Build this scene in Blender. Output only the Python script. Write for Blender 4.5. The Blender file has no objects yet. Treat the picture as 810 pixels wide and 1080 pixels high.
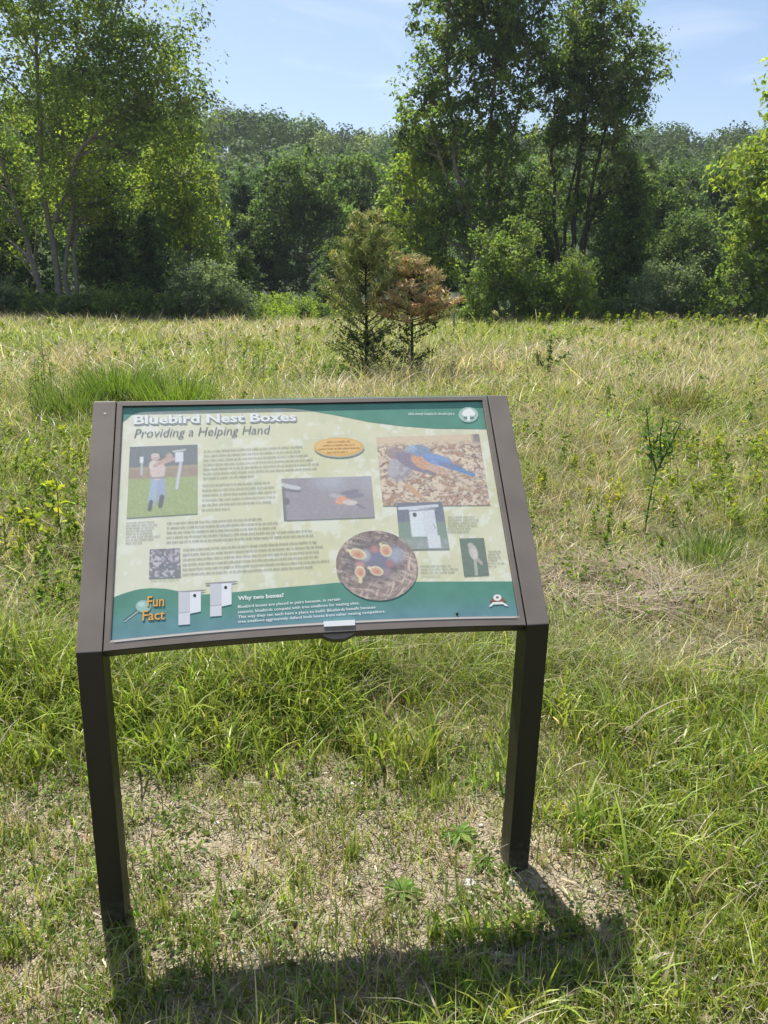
import bpy, bmesh, math, random
import numpy as np
from mathutils import Vector, Matrix

rng = np.random.default_rng(7)
random.seed(7)
PI = math.pi
scene = bpy.context.scene
COL = scene.collection

# ------------------------------------------------------------------ camera
FPX = 812.88
CAM = np.array([-0.1134, -1.5547, 1.4245])
YAW, PITCH, ROLL = math.radians(-8.984), math.radians(15.934), math.radians(0.511)
_cy, _sy, _cp, _sp = math.cos(YAW), math.sin(YAW), math.cos(PITCH), math.sin(PITCH)
F = np.array([-_sy * _cp, _cy * _cp, -_sp])
R0 = np.array([_cy, _sy, 0.0])
U0 = np.cross(R0, F)
Rv = math.cos(ROLL) * R0 + math.sin(ROLL) * U0
Uv = -math.sin(ROLL) * R0 + math.cos(ROLL) * U0
FH = np.array([-_sy, _cy, 0.0])            # horizontal forward
RH = np.array([_cy, _sy, 0.0])             # horizontal right


def ray(u, v):
    return F + (u - 405) / FPX * Rv - (v - 540) / FPX * Uv


def at(u, v, D):
    """point seen at photo column u, row v, D metres ahead"""
    d = ray(u, v)
    return CAM + d * (D / (d @ FH))


def spot(u, D):
    v = 540 + FPX * math.tan(math.atan(1.4245 / D) - PITCH)      # row where the ground lies at that distance
    p = at(u, v, D)
    return float(p[0]), float(p[1])


def zat(u, v, D):
    return float(at(u, v, D)[2])


# ------------------------------------------------------------------ noise
def _hash(ix, iy, seed):
    h = (ix.astype(np.int64) * 374761393 + iy.astype(np.int64) * 668265263 + seed * 69069) & 0x7fffffff
    h = ((h ^ (h >> 13)) * 1274126177) & 0x7fffffff
    h = h ^ (h >> 16)
    return (h & 0xffff) / 65535.0


def vnoise(x, y, seed=0):
    x = np.asarray(x, float); y = np.asarray(y, float)
    ix, iy = np.floor(x), np.floor(y)
    fx, fy = x - ix, y - iy
    fx = fx * fx * (3 - 2 * fx); fy = fy * fy * (3 - 2 * fy)
    a = _hash(ix, iy, seed); b = _hash(ix + 1, iy, seed)
    c = _hash(ix, iy + 1, seed); d = _hash(ix + 1, iy + 1, seed)
    return (a * (1 - fx) + b * fx) * (1 - fy) + (c * (1 - fx) + d * fx) * fy


def fbm(x, y, seed=0, o=4):
    s = 0; a = .5; n = 0
    for k in range(o):
        s = s + a * vnoise(x * 2 ** k, y * 2 ** k, seed + k * 17); n += a; a *= .5
    return s / n


def sstep(a, b, x):
    t = np.clip((x - a) / (b - a), 0, 1)
    return t * t * (3 - 2 * t)


# ------------------------------------------------------------------ mesh helpers
def mesh_np(name, V, Q, cols=None, smooth=False):
    """V (n,3), Q (m,k) faces of equal size (or list of arrays)"""
    if not isinstance(Q, (list, tuple)):
        Q = [Q]
    me = bpy.data.meshes.new(name)
    V = np.ascontiguousarray(V, dtype=np.float32)
    me.vertices.add(len(V)); me.vertices.foreach_set('co', V.ravel())
    idx = np.concatenate([q.ravel() for q in Q]).astype(np.int32)
    tot = np.concatenate([np.full(len(q), q.shape[1], np.int32) for q in Q])
    st = np.concatenate([[0], np.cumsum(tot)[:-1]]).astype(np.int32)
    me.loops.add(len(idx)); me.loops.foreach_set('vertex_index', idx)
    me.polygons.add(len(tot)); me.polygons.foreach_set('loop_start', st)
    try:
        me.polygons.foreach_set('loop_total', tot)
    except Exception:
        pass
    if smooth:
        me.polygons.foreach_set('use_smooth', np.ones(len(tot), bool))
    me.update(calc_edges=True)
    if cols is not None:
        a = me.attributes.new('tint', 'FLOAT_COLOR', 'POINT')
        c = np.ones((len(V), 4), np.float32); c[:, :3] = cols
        a.data.foreach_set('color', c.ravel())
    return me


def link(name, me, mat=None, parent=None, loc=None):
    o = bpy.data.objects.new(name, me); COL.objects.link(o)
    if mat is not None and me is not None and not me.materials:
        me.materials.append(mat)
    if parent is not None:
        o.parent = parent
    if loc is not None:
        o.location = loc
    return o


def tag(o, label=None, cat=None, group=None, kind=None):
    if label: o['label'] = label
    if cat: o['category'] = cat
    if group: o['group'] = group
    if kind: o['kind'] = kind
    return o


def empty(name, loc, label, cat, group=None):
    o = bpy.data.objects.new(name, None); COL.objects.link(o)
    o.location = loc; o.empty_display_size = .2
    return tag(o, label, cat, group)


class MB:
    """collects polygons with optional colours"""
    def __init__(s): s.v = []; s.f = []; s.c = []
    def poly(s, pts, col=None):
        n = len(s.v); s.v += [tuple(map(float, p)) for p in pts]
        s.f.append(tuple(range(n, n + len(pts))))
        s.c += [col if col is not None else (1, 1, 1)] * len(pts)
    def build(s, name, mat, parent=None, bevel=0, colored=False):
        me = bpy.data.meshes.new(name); me.from_pydata(s.v, [], s.f)
        if colored:
            a = me.attributes.new('tint', 'FLOAT_COLOR', 'POINT')
            c = np.ones((len(s.v), 4), np.float32); c[:, :3] = s.c
            a.data.foreach_set('color', c.ravel())
        if bevel:
            bm = bmesh.new(); bm.from_mesh(me)
            bmesh.ops.remove_doubles(bm, verts=bm.verts, dist=1e-5)
            bmesh.ops.recalc_face_normals(bm, faces=bm.faces)
            bmesh.ops.bevel(bm, geom=[e for e in bm.edges if e.is_manifold and e.calc_face_angle(0) > .4], offset=bevel, segments=2, affect='EDGES', profile=.6)
            bm.to_mesh(me); bm.free()
        me.update()
        return link(name, me, mat, parent)


def tubes(paths, radii, sides=6):
    """paths: list of (k,3); radii list of (k,) -> V, Q"""
    Vs, Qs = [], []; n = 0
    ang = np.arange(sides) * 2 * PI / sides
    for P, r in zip(paths, radii):
        P = np.asarray(P, float); k = len(P)
        T = np.gradient(P, axis=0); T /= np.linalg.norm(T, axis=1, keepdims=True) + 1e-9
        ref = np.array([1., 0, 0]) if abs(T[0, 0]) < .8 else np.array([0, 1., 0])
        A = np.cross(T, ref); A /= np.linalg.norm(A, axis=1, keepdims=True) + 1e-9
        B = np.cross(T, A)
        ring = P[:, None, :] + np.asarray(r)[:, None, None] * (np.cos(ang)[None, :, None] * A[:, None, :] + np.sin(ang)[None, :, None] * B[:, None, :])
        Vs.append(ring.reshape(-1, 3))
        i = np.arange(k - 1)[:, None] * sides; j = np.arange(sides)[None, :]; j2 = (j + 1) % sides
        q = np.stack([i + j, i + j2, i + sides + j2, i + sides + j], -1).reshape(-1, 4) + n
        Qs.append(q); n += k * sides
    return np.concatenate(Vs), np.concatenate(Qs)


def blades(P, h, w, az, lean, faz, col, segs=3, prof=None, droop=0.0):
    n = len(P); t = np.linspace(0, 1, segs + 1)
    if prof is None:
        prof = (1 - t) ** .75 + .04
    prof = np.asarray(prof)
    h = np.broadcast_to(h, n); w = np.broadcast_to(w, n); lean = np.broadcast_to(lean, n)
    d = np.stack([np.cos(az), np.sin(az), 0 * az], -1)
    s = np.stack([np.cos(faz), np.sin(faz), 0 * faz], -1)
    up = (t[None, :] - droop * np.clip(lean, 0, 1.5)[:, None] * t[None, :] ** 3 * .5) * h[:, None]
    fw = lean[:, None] * h[:, None] * t[None, :] ** 1.8
    C = P[:, None, :] + fw[..., None] * d[:, None, :]
    C[..., 2] += up
    W = (w[:, None] * prof[None, :] * .5)[..., None] * s[:, None, :]
    V = np.stack([C - W, C + W], 2)                    # n,segs+1,2,3
    V = V.reshape(-1, 3)
    base = np.arange(n)[:, None] * (segs + 1) * 2
    k = np.arange(segs)[None, :] * 2
    q = np.stack([base + k, base + k + 1, base + k + 3, base + k + 2], -1).reshape(-1, 4)
    cc = np.repeat(col[:, None, :], (segs + 1) * 2, 1).reshape(-1, 3)
    return V, q, cc


def leaves(P, size, col, up=.5, aspect=.55, axis=None, fold=.15, out=None):
    n = len(P)
    nr = rng.normal(size=(n, 3)); nr[:, 2] += up * 1.5
    if out is not None:
        nr = nr + out
    nr /= np.linalg.norm(nr, axis=1, keepdims=True)
    l = rng.normal(size=(n, 3)) if axis is None else axis + rng.normal(size=(n, 3)) * .35
    l -= (l * nr).sum(1, keepdims=True) * nr
    l /= np.linalg.norm(l, axis=1, keepdims=True) + 1e-9
    s = np.cross(nr, l)
    size = np.broadcast_to(size, n)[:, None]
    a = P - l * size * .5; b = P + l * size * .5
    m = P + l * size * .05 + nr * size * fold
    V = np.stack([a, m + s * size * aspect * .5, b, m - s * size * aspect * .5], 1).reshape(-1, 3)
    q = np.arange(n * 4).reshape(-1, 4)
    return V, q, np.repeat(col, 4, 0)


def join(parts):
    Vs, Qs, Cs = [], [], []; n = 0
    for V, q, c in parts:
        Vs.append(V); Qs.append(q + n); Cs.append(c); n += len(V)
    return np.concatenate(Vs), np.concatenate(Qs), np.concatenate(Cs)


def tint(base, n, v=.15, hue=.08):
    """n colours around base: brightness and hue spread"""
    c = np.tile(np.array(base, float), (n, 1)) * np.exp(rng.normal(0, v, (n, 1)))
    c *= np.exp(rng.normal(0, hue, (n, 3)))
    return np.clip(c, 0, 1)


# ------------------------------------------------------------------ materials
def new_mat(name):
    m = bpy.data.materials.new(name); m.use_nodes = True
    nt = m.node_tree; nt.nodes.clear()
    out = nt.nodes.new('ShaderNodeOutputMaterial')
    return m, nt, out


def N(nt, t, **k):
    n = nt.nodes.new(t)
    for a, b in k.items():
        if a.startswith('i_'):
            n.inputs[a[2:].replace('_', ' ')].default_value = b
        else:
            setattr(n, a, b)
    return n


def leaf_mat(name, trans=.35, rough=.6, boost=(1.3, 1.45, .7), spec=.12):
    m, nt, out = new_mat(name)
    at_ = N(nt, 'ShaderNodeAttribute', attribute_name='tint')
    p = N(nt, 'ShaderNodeBsdfPrincipled'); p.inputs['Roughness'].default_value = rough
    p.inputs['Specular IOR Level'].default_value = spec
    nt.links.new(at_.outputs['Color'], p.inputs['Base Color'])
    tr = N(nt, 'ShaderNodeBsdfTranslucent')
    mul = N(nt, 'ShaderNodeVectorMath', operation='MULTIPLY'); mul.inputs[1].default_value = boost
    nt.links.new(at_.outputs['Color'], mul.inputs[0]); nt.links.new(mul.outputs[0], tr.inputs['Color'])
    mx = N(nt, 'ShaderNodeMixShader'); mx.inputs[0].default_value = trans
    nt.links.new(p.outputs[0], mx.inputs[1]); nt.links.new(tr.outputs[0], mx.inputs[2])
    nt.links.new(mx.outputs[0], out.inputs['Surface'])
    return m


def plain(name, color, rough=.6, spec=.4, metallic=0, noise=0, nscale=20, bump=0, attr=False, coat=0):
    m, nt, out = new_mat(name)
    p = N(nt, 'ShaderNodeBsdfPrincipled')
    p.inputs['Roughness'].default_value = rough; p.inputs['Specular IOR Level'].default_value = spec
    p.inputs['Metallic'].default_value = metallic
    if coat:
        p.inputs['Coat Weight'].default_value = coat; p.inputs['Coat Roughness'].default_value = .12
    p.inputs['Base Color'].default_value = (*color, 1)
    src = None
    if attr:
        a = N(nt, 'ShaderNodeAttribute', attribute_name='tint'); src = a.outputs['Color']
        nt.links.new(src, p.inputs['Base Color'])
    if noise or bump:
        tc = N(nt, 'ShaderNodeTexCoord')
        nz = N(nt, 'ShaderNodeTexNoise'); nz.inputs['Scale'].default_value = nscale; nz.inputs['Detail'].default_value = 6; nz.inputs['Roughness'].default_value = .65
        nt.links.new(tc.outputs['Object'], nz.inputs['Vector'])
        if noise:
            mr = N(nt, 'ShaderNodeMapRange'); mr.inputs['From Min'].default_value = .25; mr.inputs['From Max'].default_value = .75
            mr.inputs['To Min'].default_value = 1 - noise; mr.inputs['To Max'].default_value = 1 + noise
            nt.links.new(nz.outputs['Fac'], mr.inputs['Value'])
            vm = N(nt, 'ShaderNodeVectorMath', operation='SCALE')
            if src is not None: nt.links.new(src, vm.inputs[0])
            else: vm.inputs[0].default_value = color
            nt.links.new(mr.outputs[0], vm.inputs['Scale']); nt.links.new(vm.outputs[0], p.inputs['Base Color'])
            mr2 = N(nt, 'ShaderNodeMapRange'); mr2.inputs['To Min'].default_value = max(.05, rough - .15); mr2.inputs['To Max'].default_value = min(1, rough + .15)
            nt.links.new(nz.outputs['Fac'], mr2.inputs['Value']); nt.links.new(mr2.outputs[0], p.inputs['Roughness'])
        if bump:
            b = N(nt, 'ShaderNodeBump'); b.inputs['Strength'].default_value = bump; b.inputs['Distance'].default_value = .002
            nt.links.new(nz.outputs['Fac'], b.inputs['Height']); nt.links.new(b.outputs[0], p.inputs['Normal'])
    nt.links.new(p.outputs[0], out.inputs['Surface'])
    return m


M_LEAF = leaf_mat('foliage', .5, spec=.2)
M_NEEDLE = leaf_mat('needle_foliage', .15, .7)
M_GRASS = leaf_mat('grass_blades', .42, .38, (1.3, 1.3, .65), .32)
M_BARK = plain('bark', (.20, .175, .145), .9, .2, noise=.45, nscale=6, bump=.6)
M_BARK_D = plain('dark_bark', (.06, .05, .04), .9, .2, noise=.4, nscale=8, bump=.6)
M_STEM = plain('plant_stem', (.09, .13, .03), .7, .3)

# ------------------------------------------------------------------ terrain
def polar(x, y):
    dx, dy = x - CAM[0], y - CAM[1]
    return dx * FH[0] + dy * FH[1], dx * RH[0] + dy * RH[1]      # forward, right


def terrain(x, y):
    D, X = polar(np.asarray(x, float), np.asarray(y, float))
    z = (fbm(x * .05, y * .05, 3) - .5) * .5 * sstep(6, 30, D)
    z = z + (fbm(x * .7, y * .7, 5) - .5) * .10 * sstep(2.4, 5, D)
    z = z + (fbm(x * 5, y * 5, 6) - .5) * .018 + (fbm(x * 22, y * 22, 9) - .5) * .012
    r = np.hypot(D, X * .8)
    side = X / np.maximum(r, 1)
    top = 38 - 5 * sstep(-.17, .0, side) + 5 * (fbm(x * .012, y * .012, 21) - .5) * 2
    hill = top * sstep(62, 250, r) * sstep(-20, 30, D)
    return z + hill


def build_ground():
    rad = np.concatenate([np.linspace(.0, 5, 240)[1:], 5 * 1.035 ** np.arange(1, 165)])
    a = np.linspace(0, 2 * PI, 361)[:-1]
    cx, cy = CAM[0], CAM[1]
    # finer fan ahead of the camera
    A = np.sort(np.concatenate([a, PI / 2 + YAW + np.linspace(-.75, .75, 500) + 0.00123]))
    X = cx + rad[:, None] * np.cos(A)[None, :]; Y = cy + rad[:, None] * np.sin(A)[None, :]
    Z = terrain(X, Y)
    V = np.stack([X, Y, Z], -1).reshape(-1, 3)
    na, nr = len(A), len(rad)
    i = np.arange(nr - 1)[:, None] * na; j = np.arange(na)[None, :]; j2 = (j + 1) % na
    q = np.stack([i + j, i + na + j, i + na + j2, i + j2], -1).reshape(-1, 4)
    c = np.array([[cx, cy, float(terrain(np.array(cx), np.array(cy)))]])
    tri = np.stack([np.full(na, len(V)), np.arange(na), (np.arange(na) + 1) % na], -1)
    V = np.concatenate([V, c])
    D, Xr = polar(V[:, 0], V[:, 1])
    # soil / thatch cover as colour of the ground itself
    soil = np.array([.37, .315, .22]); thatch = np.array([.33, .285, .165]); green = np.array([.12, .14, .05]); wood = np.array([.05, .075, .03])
    bare = np.clip(sstep(2.3, 1.8, D) * (.55 + .9 * fbm(V[:, 0] * 2.2, V[:, 1] * 2.2, 31)) * sstep(.95, .45, Xr), 0, 1)
    mead = thatch * .38 + green * .45
    c0 = mead[None] * (1 - bare[:, None]) + soil[None] * bare[:, None]
    g = sstep(.45, .65, fbm(V[:, 0] * 1.3, V[:, 1] * 1.3, 37))[:, None] * .5
    c0 = c0 * (1 - g * (1 - bare[:, None])) + green[None] * g * (1 - bare[:, None])
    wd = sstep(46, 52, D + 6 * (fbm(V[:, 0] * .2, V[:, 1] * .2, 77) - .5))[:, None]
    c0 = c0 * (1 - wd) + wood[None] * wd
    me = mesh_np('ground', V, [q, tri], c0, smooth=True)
    m, nt, out = new_mat('meadow_soil')
    att = N(nt, 'ShaderNodeAttribute', attribute_name='tint')
    geo = N(nt, 'ShaderNodeNewGeometry')
    n1 = N(nt, 'ShaderNodeTexNoise'); n1.inputs['Scale'].default_value = 45; n1.inputs['Detail'].default_value = 8; n1.inputs['Roughness'].default_value = .75
    n2 = N(nt, 'ShaderNodeTexNoise'); n2.inputs['Scale'].default_value = 7; n2.inputs['Detail'].default_value = 5
    vo = N(nt, 'ShaderNodeTexVoronoi'); vo.inputs['Scale'].default_value = 160
    for n in (n1, n2, vo): nt.links.new(geo.outputs['Position'], n.inputs['Vector'])
    mr = N(nt, 'ShaderNodeMapRange'); mr.inputs['From Min'].default_value = .3; mr.inputs['From Max'].default_value = .7; mr.inputs['To Min'].default_value = .55; mr.inputs['To Max'].default_value = 1.35
    nt.links.new(n1.outputs['Fac'], mr.inputs['Value'])
    mr2 = N(nt, 'ShaderNodeMapRange'); mr2.inputs['From Min'].default_value = .3; mr2.inputs['From Max'].default_value = .7; mr2.inputs['To Min'].default_value = .8; mr2.inputs['To Max'].default_value = 1.15
    nt.links.new(n2.outputs['Fac'], mr2.inputs['Value'])
    mm = N(nt, 'ShaderNodeMath', operation='MULTIPLY'); nt.links.new(mr.outputs[0], mm.inputs[0]); nt.links.new(mr2.outputs[0], mm.inputs[1])
    vm = N(nt, 'ShaderNodeVectorMath', operation='SCALE'); nt.links.new(att.outputs['Color'], vm.inputs[0]); nt.links.new(mm.outputs[0], vm.inputs['Scale'])
    p = N(nt, 'ShaderNodeBsdfPrincipled'); p.inputs['Roughness'].default_value = .95; p.inputs['Specular IOR Level'].default_value = .15
    nt.links.new(vm.outputs[0], p.inputs['Base Color'])
    ad = N(nt, 'ShaderNodeMath', operation='ADD'); nt.links.new(n1.outputs['Fac'], ad.inputs[0]); nt.links.new(vo.outputs['Distance'], ad.inputs[1])
    b = N(nt, 'ShaderNodeBump'); b.inputs['Strength'].default_value = .8; b.inputs['Distance'].default_value = .012
    nt.links.new(ad.outputs[0], b.inputs['Height']); nt.links.new(b.outputs[0], p.inputs['Normal'])
    nt.links.new(p.outputs[0], out.inputs['Surface'])
    tag(link('ground', me, m), kind='structure', label='meadow ground of pale dry soil and thatch rising to a hill')


build_ground()

# ------------------------------------------------------------------ grass
def scatter(D0, D1, n, half=.62, power=1.0, near=0.35):
    """n points between D0 and D1 metres ahead, spread sideways a little past the view; density ~ D**-power"""
    u = rng.random(n)
    if abs(power - 2) < 1e-6:
        D = D0 * (D1 / D0) ** u
    else:
        k = 2 - power
        D = (D0 ** k + u * (D1 ** k - D0 ** k)) ** (1 / k)
    X = (rng.random(n) * 2 - 1) * (half * D + near)
    x = CAM[0] + FH[0] * D + RH[0] * X; y = CAM[1] + FH[1] * D + RH[1] * X
    return x, y, D, X


def P3(x, y, dz=0.0):
    return np.stack([x, y, terrain(x, y) + dz], -1)


G_LUSH = (.285, .35, .06); G_MID = (.15, .23, .045); G_OLIVE = (.26, .28, .09); STRAW = (.46, .405, .285); TAN = (.36, .30, .225); YEL = (.30, .32, .05)
G_BLUE = (.085, .15, .045)


def pick(cands, w, n, v=.18, hue=.06):
    w = np.asarray(w, float)
    if w.ndim == 1: w = np.tile(w, (n, 1))
    cw = np.cumsum(w, 1); cw /= cw[:, -1:]
    k = (rng.random((n, 1)) > cw).sum(1)
    c = np.array(cands)[k]
    return np.clip(c * np.exp(rng.normal(0, v, (n, 1))) * np.exp(rng.normal(0, hue, (n, 3))), 0, 1), k


def clump_pick(cands, w, k, v=.1, share=.78, vc=.26):
    """like pick(), but most blades of a tuft share the tuft's own colour"""
    n = len(k); m = int(k.max()) + 1
    w = np.asarray(w, float)
    if w.ndim == 1: w = np.tile(w, (n, 1))
    cw = np.cumsum(w, 1); cw /= cw[:, -1:]
    rt = rng.random(m)[k][:, None]
    rr = np.where(rng.random((n, 1)) < share, rt, rng.random((n, 1)))
    kk = (rr > cw).sum(1)
    tone = np.exp(rng.normal(0, vc, (m, 1)))[k] * np.exp(rng.normal(0, .06, (m, 3)))[k]
    c = np.array(cands)[kk] * tone * np.exp(rng.normal(0, v, (n, 1)))
    return np.clip(c, 0, .9), kk


def clear_sign(x, y):
    """keep blades out of the posts"""
    k = np.ones(len(x), bool)
    for px in (-.497, .49):
        k &= ~((np.abs(x - px) < .036) & (y > -.035) & (y < .095))
    return k


def lawn():
    parts = []
    # tufts of short lawn grass close by
    x, y, D, X = scatter(.75, 2.6, 11500, half=.7, power=1.0, near=.5)
    dens = fbm(x * 2.6, y * 2.6, 41)
    green = .59 + .34 * sstep(.5, .9, X) + .35 * sstep(1.45, 1.25, D) + .5 * sstep(1.95, 2.35, D) + .12 * sstep(-.1, -.4, X) * sstep(1.7, 1.5, D)
    keep = (dens - .5) * 1.6 + green > rng.random(len(x)) * .9
    x, y, D, X = x[keep], y[keep], D[keep], X[keep]
    nb = rng.integers(4, 13, len(x))
    k = np.repeat(np.arange(len(x)), nb)
    bx = x[k] + rng.normal(0, .018, len(k)); by = y[k] + rng.normal(0, .018, len(k))
    ok = clear_sign(bx, by); bx, by, k = bx[ok], by[ok], k[ok]
    h0 = (.022 + .055 * rng.random(len(x)) ** 1.8) * (1 + .5 * sstep(.5, 1.2, X))
    h = h0[k] * np.exp(rng.normal(0, .35, len(k)))
    dry = .20 + .35 * fbm(bx * 3, by * 3, 55)
    w = np.stack([.55 * (1 - dry), .5 * (1 - dry), .25 * (1 - dry), dry * .75, dry * .35], 1)
    col, kk = clump_pick([G_LUSH, G_MID, G_OLIVE, STRAW, TAN], w, k)
    h = np.where(kk >= 3, h * .8, h)
    az = rng.random(len(k)) * 2 * PI
    parts.append(blades(P3(bx, by, -.004), h, .0028 + .0022 * rng.random(len(k)), az, np.where(kk >= 3, .9, .55) * rng.random(len(k)) * 1.6, az + PI / 2 + rng.normal(0, .6, len(k)), col, 3, droop=.5))
    V, q, c = join(parts)
    tag(link('lawn_grass', mesh_np('lawn_grass', V, q, c), M_GRASS), 'short patchy green grass and weeds growing through bare soil', 'grass', kind='stuff')
    # lying straw and clippings
    x, y, D, X = scatter(.75, 5.0, 60000, half=.66, power=1.25, near=.5)
    keep = fbm(x * 4, y * 4, 61) + .25 * sstep(2.6, 1.8, D) > .42 + .2 * rng.random(len(x))
    x, y = x[keep], y[keep]; n = len(x)
    az = rng.random(n) * 2 * PI
    P = P3(x, y, .004 + .01 * rng.random(n) ** 2)
    L = .008 + .04 * rng.random(n) ** 3
    d = np.stack([np.cos(az), np.sin(az), rng.normal(0, .18, n)], -1) * L[:, None] * .5
    s = np.stack([-np.sin(az), np.cos(az), rng.normal(0, .5, n)], -1) * (.0008 + .0012 * rng.random(n))[:, None]
    V = np.stack([P - d - s, P + d - s, P + d + s, P - d + s], 1).reshape(-1, 3)
    col, _ = pick([STRAW, (.55, .48, .34), TAN, (.16, .12, .08), G_OLIVE], [.32, .14, .4, .3, .2], n, .2)
    tag(link('dry_thatch', mesh_np('dry_thatch', V, np.arange(n * 4).reshape(-1, 4), np.repeat(col, 4, 0)), M_GRASS), 'dry straw clippings lying over the bare soil', 'thatch', kind='stuff')


def lush_band():
    x, y, D, X = scatter(2.0, 3.5, 10500, half=.62, power=.6, near=.3)
    edge = 2.12 + .5 * (fbm(x * 3.0, y * 3.0, 66) - .5) + .16 * rng.normal(size=len(x)) + .22 * sstep(-.2, .3, X) * sstep(1.0, .7, X)
    f = fbm(x * 2.1, y * 2.1, 43)
    side = .75 - .5 * sstep(-.2, .25, X) * sstep(1.3, .9, X)
    keep = (D > edge) & (side + (f - .5) * 1.7 - 1.3 * sstep(2.6, 3.2, D) - .12 - .7 * sstep(.3, .5, X) * sstep(2.45, 2.7, D) > rng.random(len(x)) * .8)
    # right-hand lush patch reaches further down
    x2, y2, D2, X2 = scatter(1.35, 2.4, 3600, half=.62, power=.6, near=.3)
    k2 = (X2 > .66 + .2 * rng.normal(size=len(x2)) + .8 * (fbm(x2 * 2, y2 * 2, 45) - .5)) & (fbm(x2 * 3.5, y2 * 3.5, 44) > .44)
    x3, y3, D3, X3 = scatter(1.0, 1.5, 1500, half=.62, power=.6, near=.3)
    k3 = (X3 > .12) & (fbm(x3 * 4, y3 * 4, 48) + .2 * X3 > .46) & (D3 < 1.44 + .1 * X3)
    x = np.concatenate([x[keep], x2[k2], x3[k3]]); y = np.concatenate([y[keep], y2[k2], y3[k3]])
    D, X = polar(x, y)
    nb = rng.integers(5, 14, len(x)); k = np.repeat(np.arange(len(x)), nb)
    bx = x[k] + rng.normal(0, .022, len(k)); by = y[k] + rng.normal(0, .022, len(k))
    hh = np.where(D < 1.55, .38, .82) * (.08 + .16 * fbm(x * 1.7, y * 1.7, 47)) * (1 + .6 * sstep(2.2, 2.6, D) * sstep(3.4, 3.0, D) * sstep(.35, -.1, X))
    h = hh[k] * np.exp(rng.normal(0, .3, len(k)))
    w = np.tile(np.array([.72, .24, .16, .07, .03]), (len(k), 1)); w[:, 3] += .3 * sstep(2.7, 3.2, D[k])
    col, kk = clump_pick([G_LUSH, G_MID, G_OLIVE, STRAW, TAN], w, k, share=.6)
    az = rng.random(len(k)) * 2 * PI
    V, q, c = blades(P3(bx, by, -.006), h, .0045 + .008 * rng.random(len(k)) ** 1.4, az, .2 + .9 * rng.random(len(k)) ** 1.3, az + PI / 2 + rng.normal(0, .6, len(k)), col, 4, droop=.75)
    tag(link('tall_green_grass', mesh_np('tall_green_grass', V, q, c), M_GRASS), 'long bright green arching grass behind the sign legs', 'grass', kind='stuff')


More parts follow.
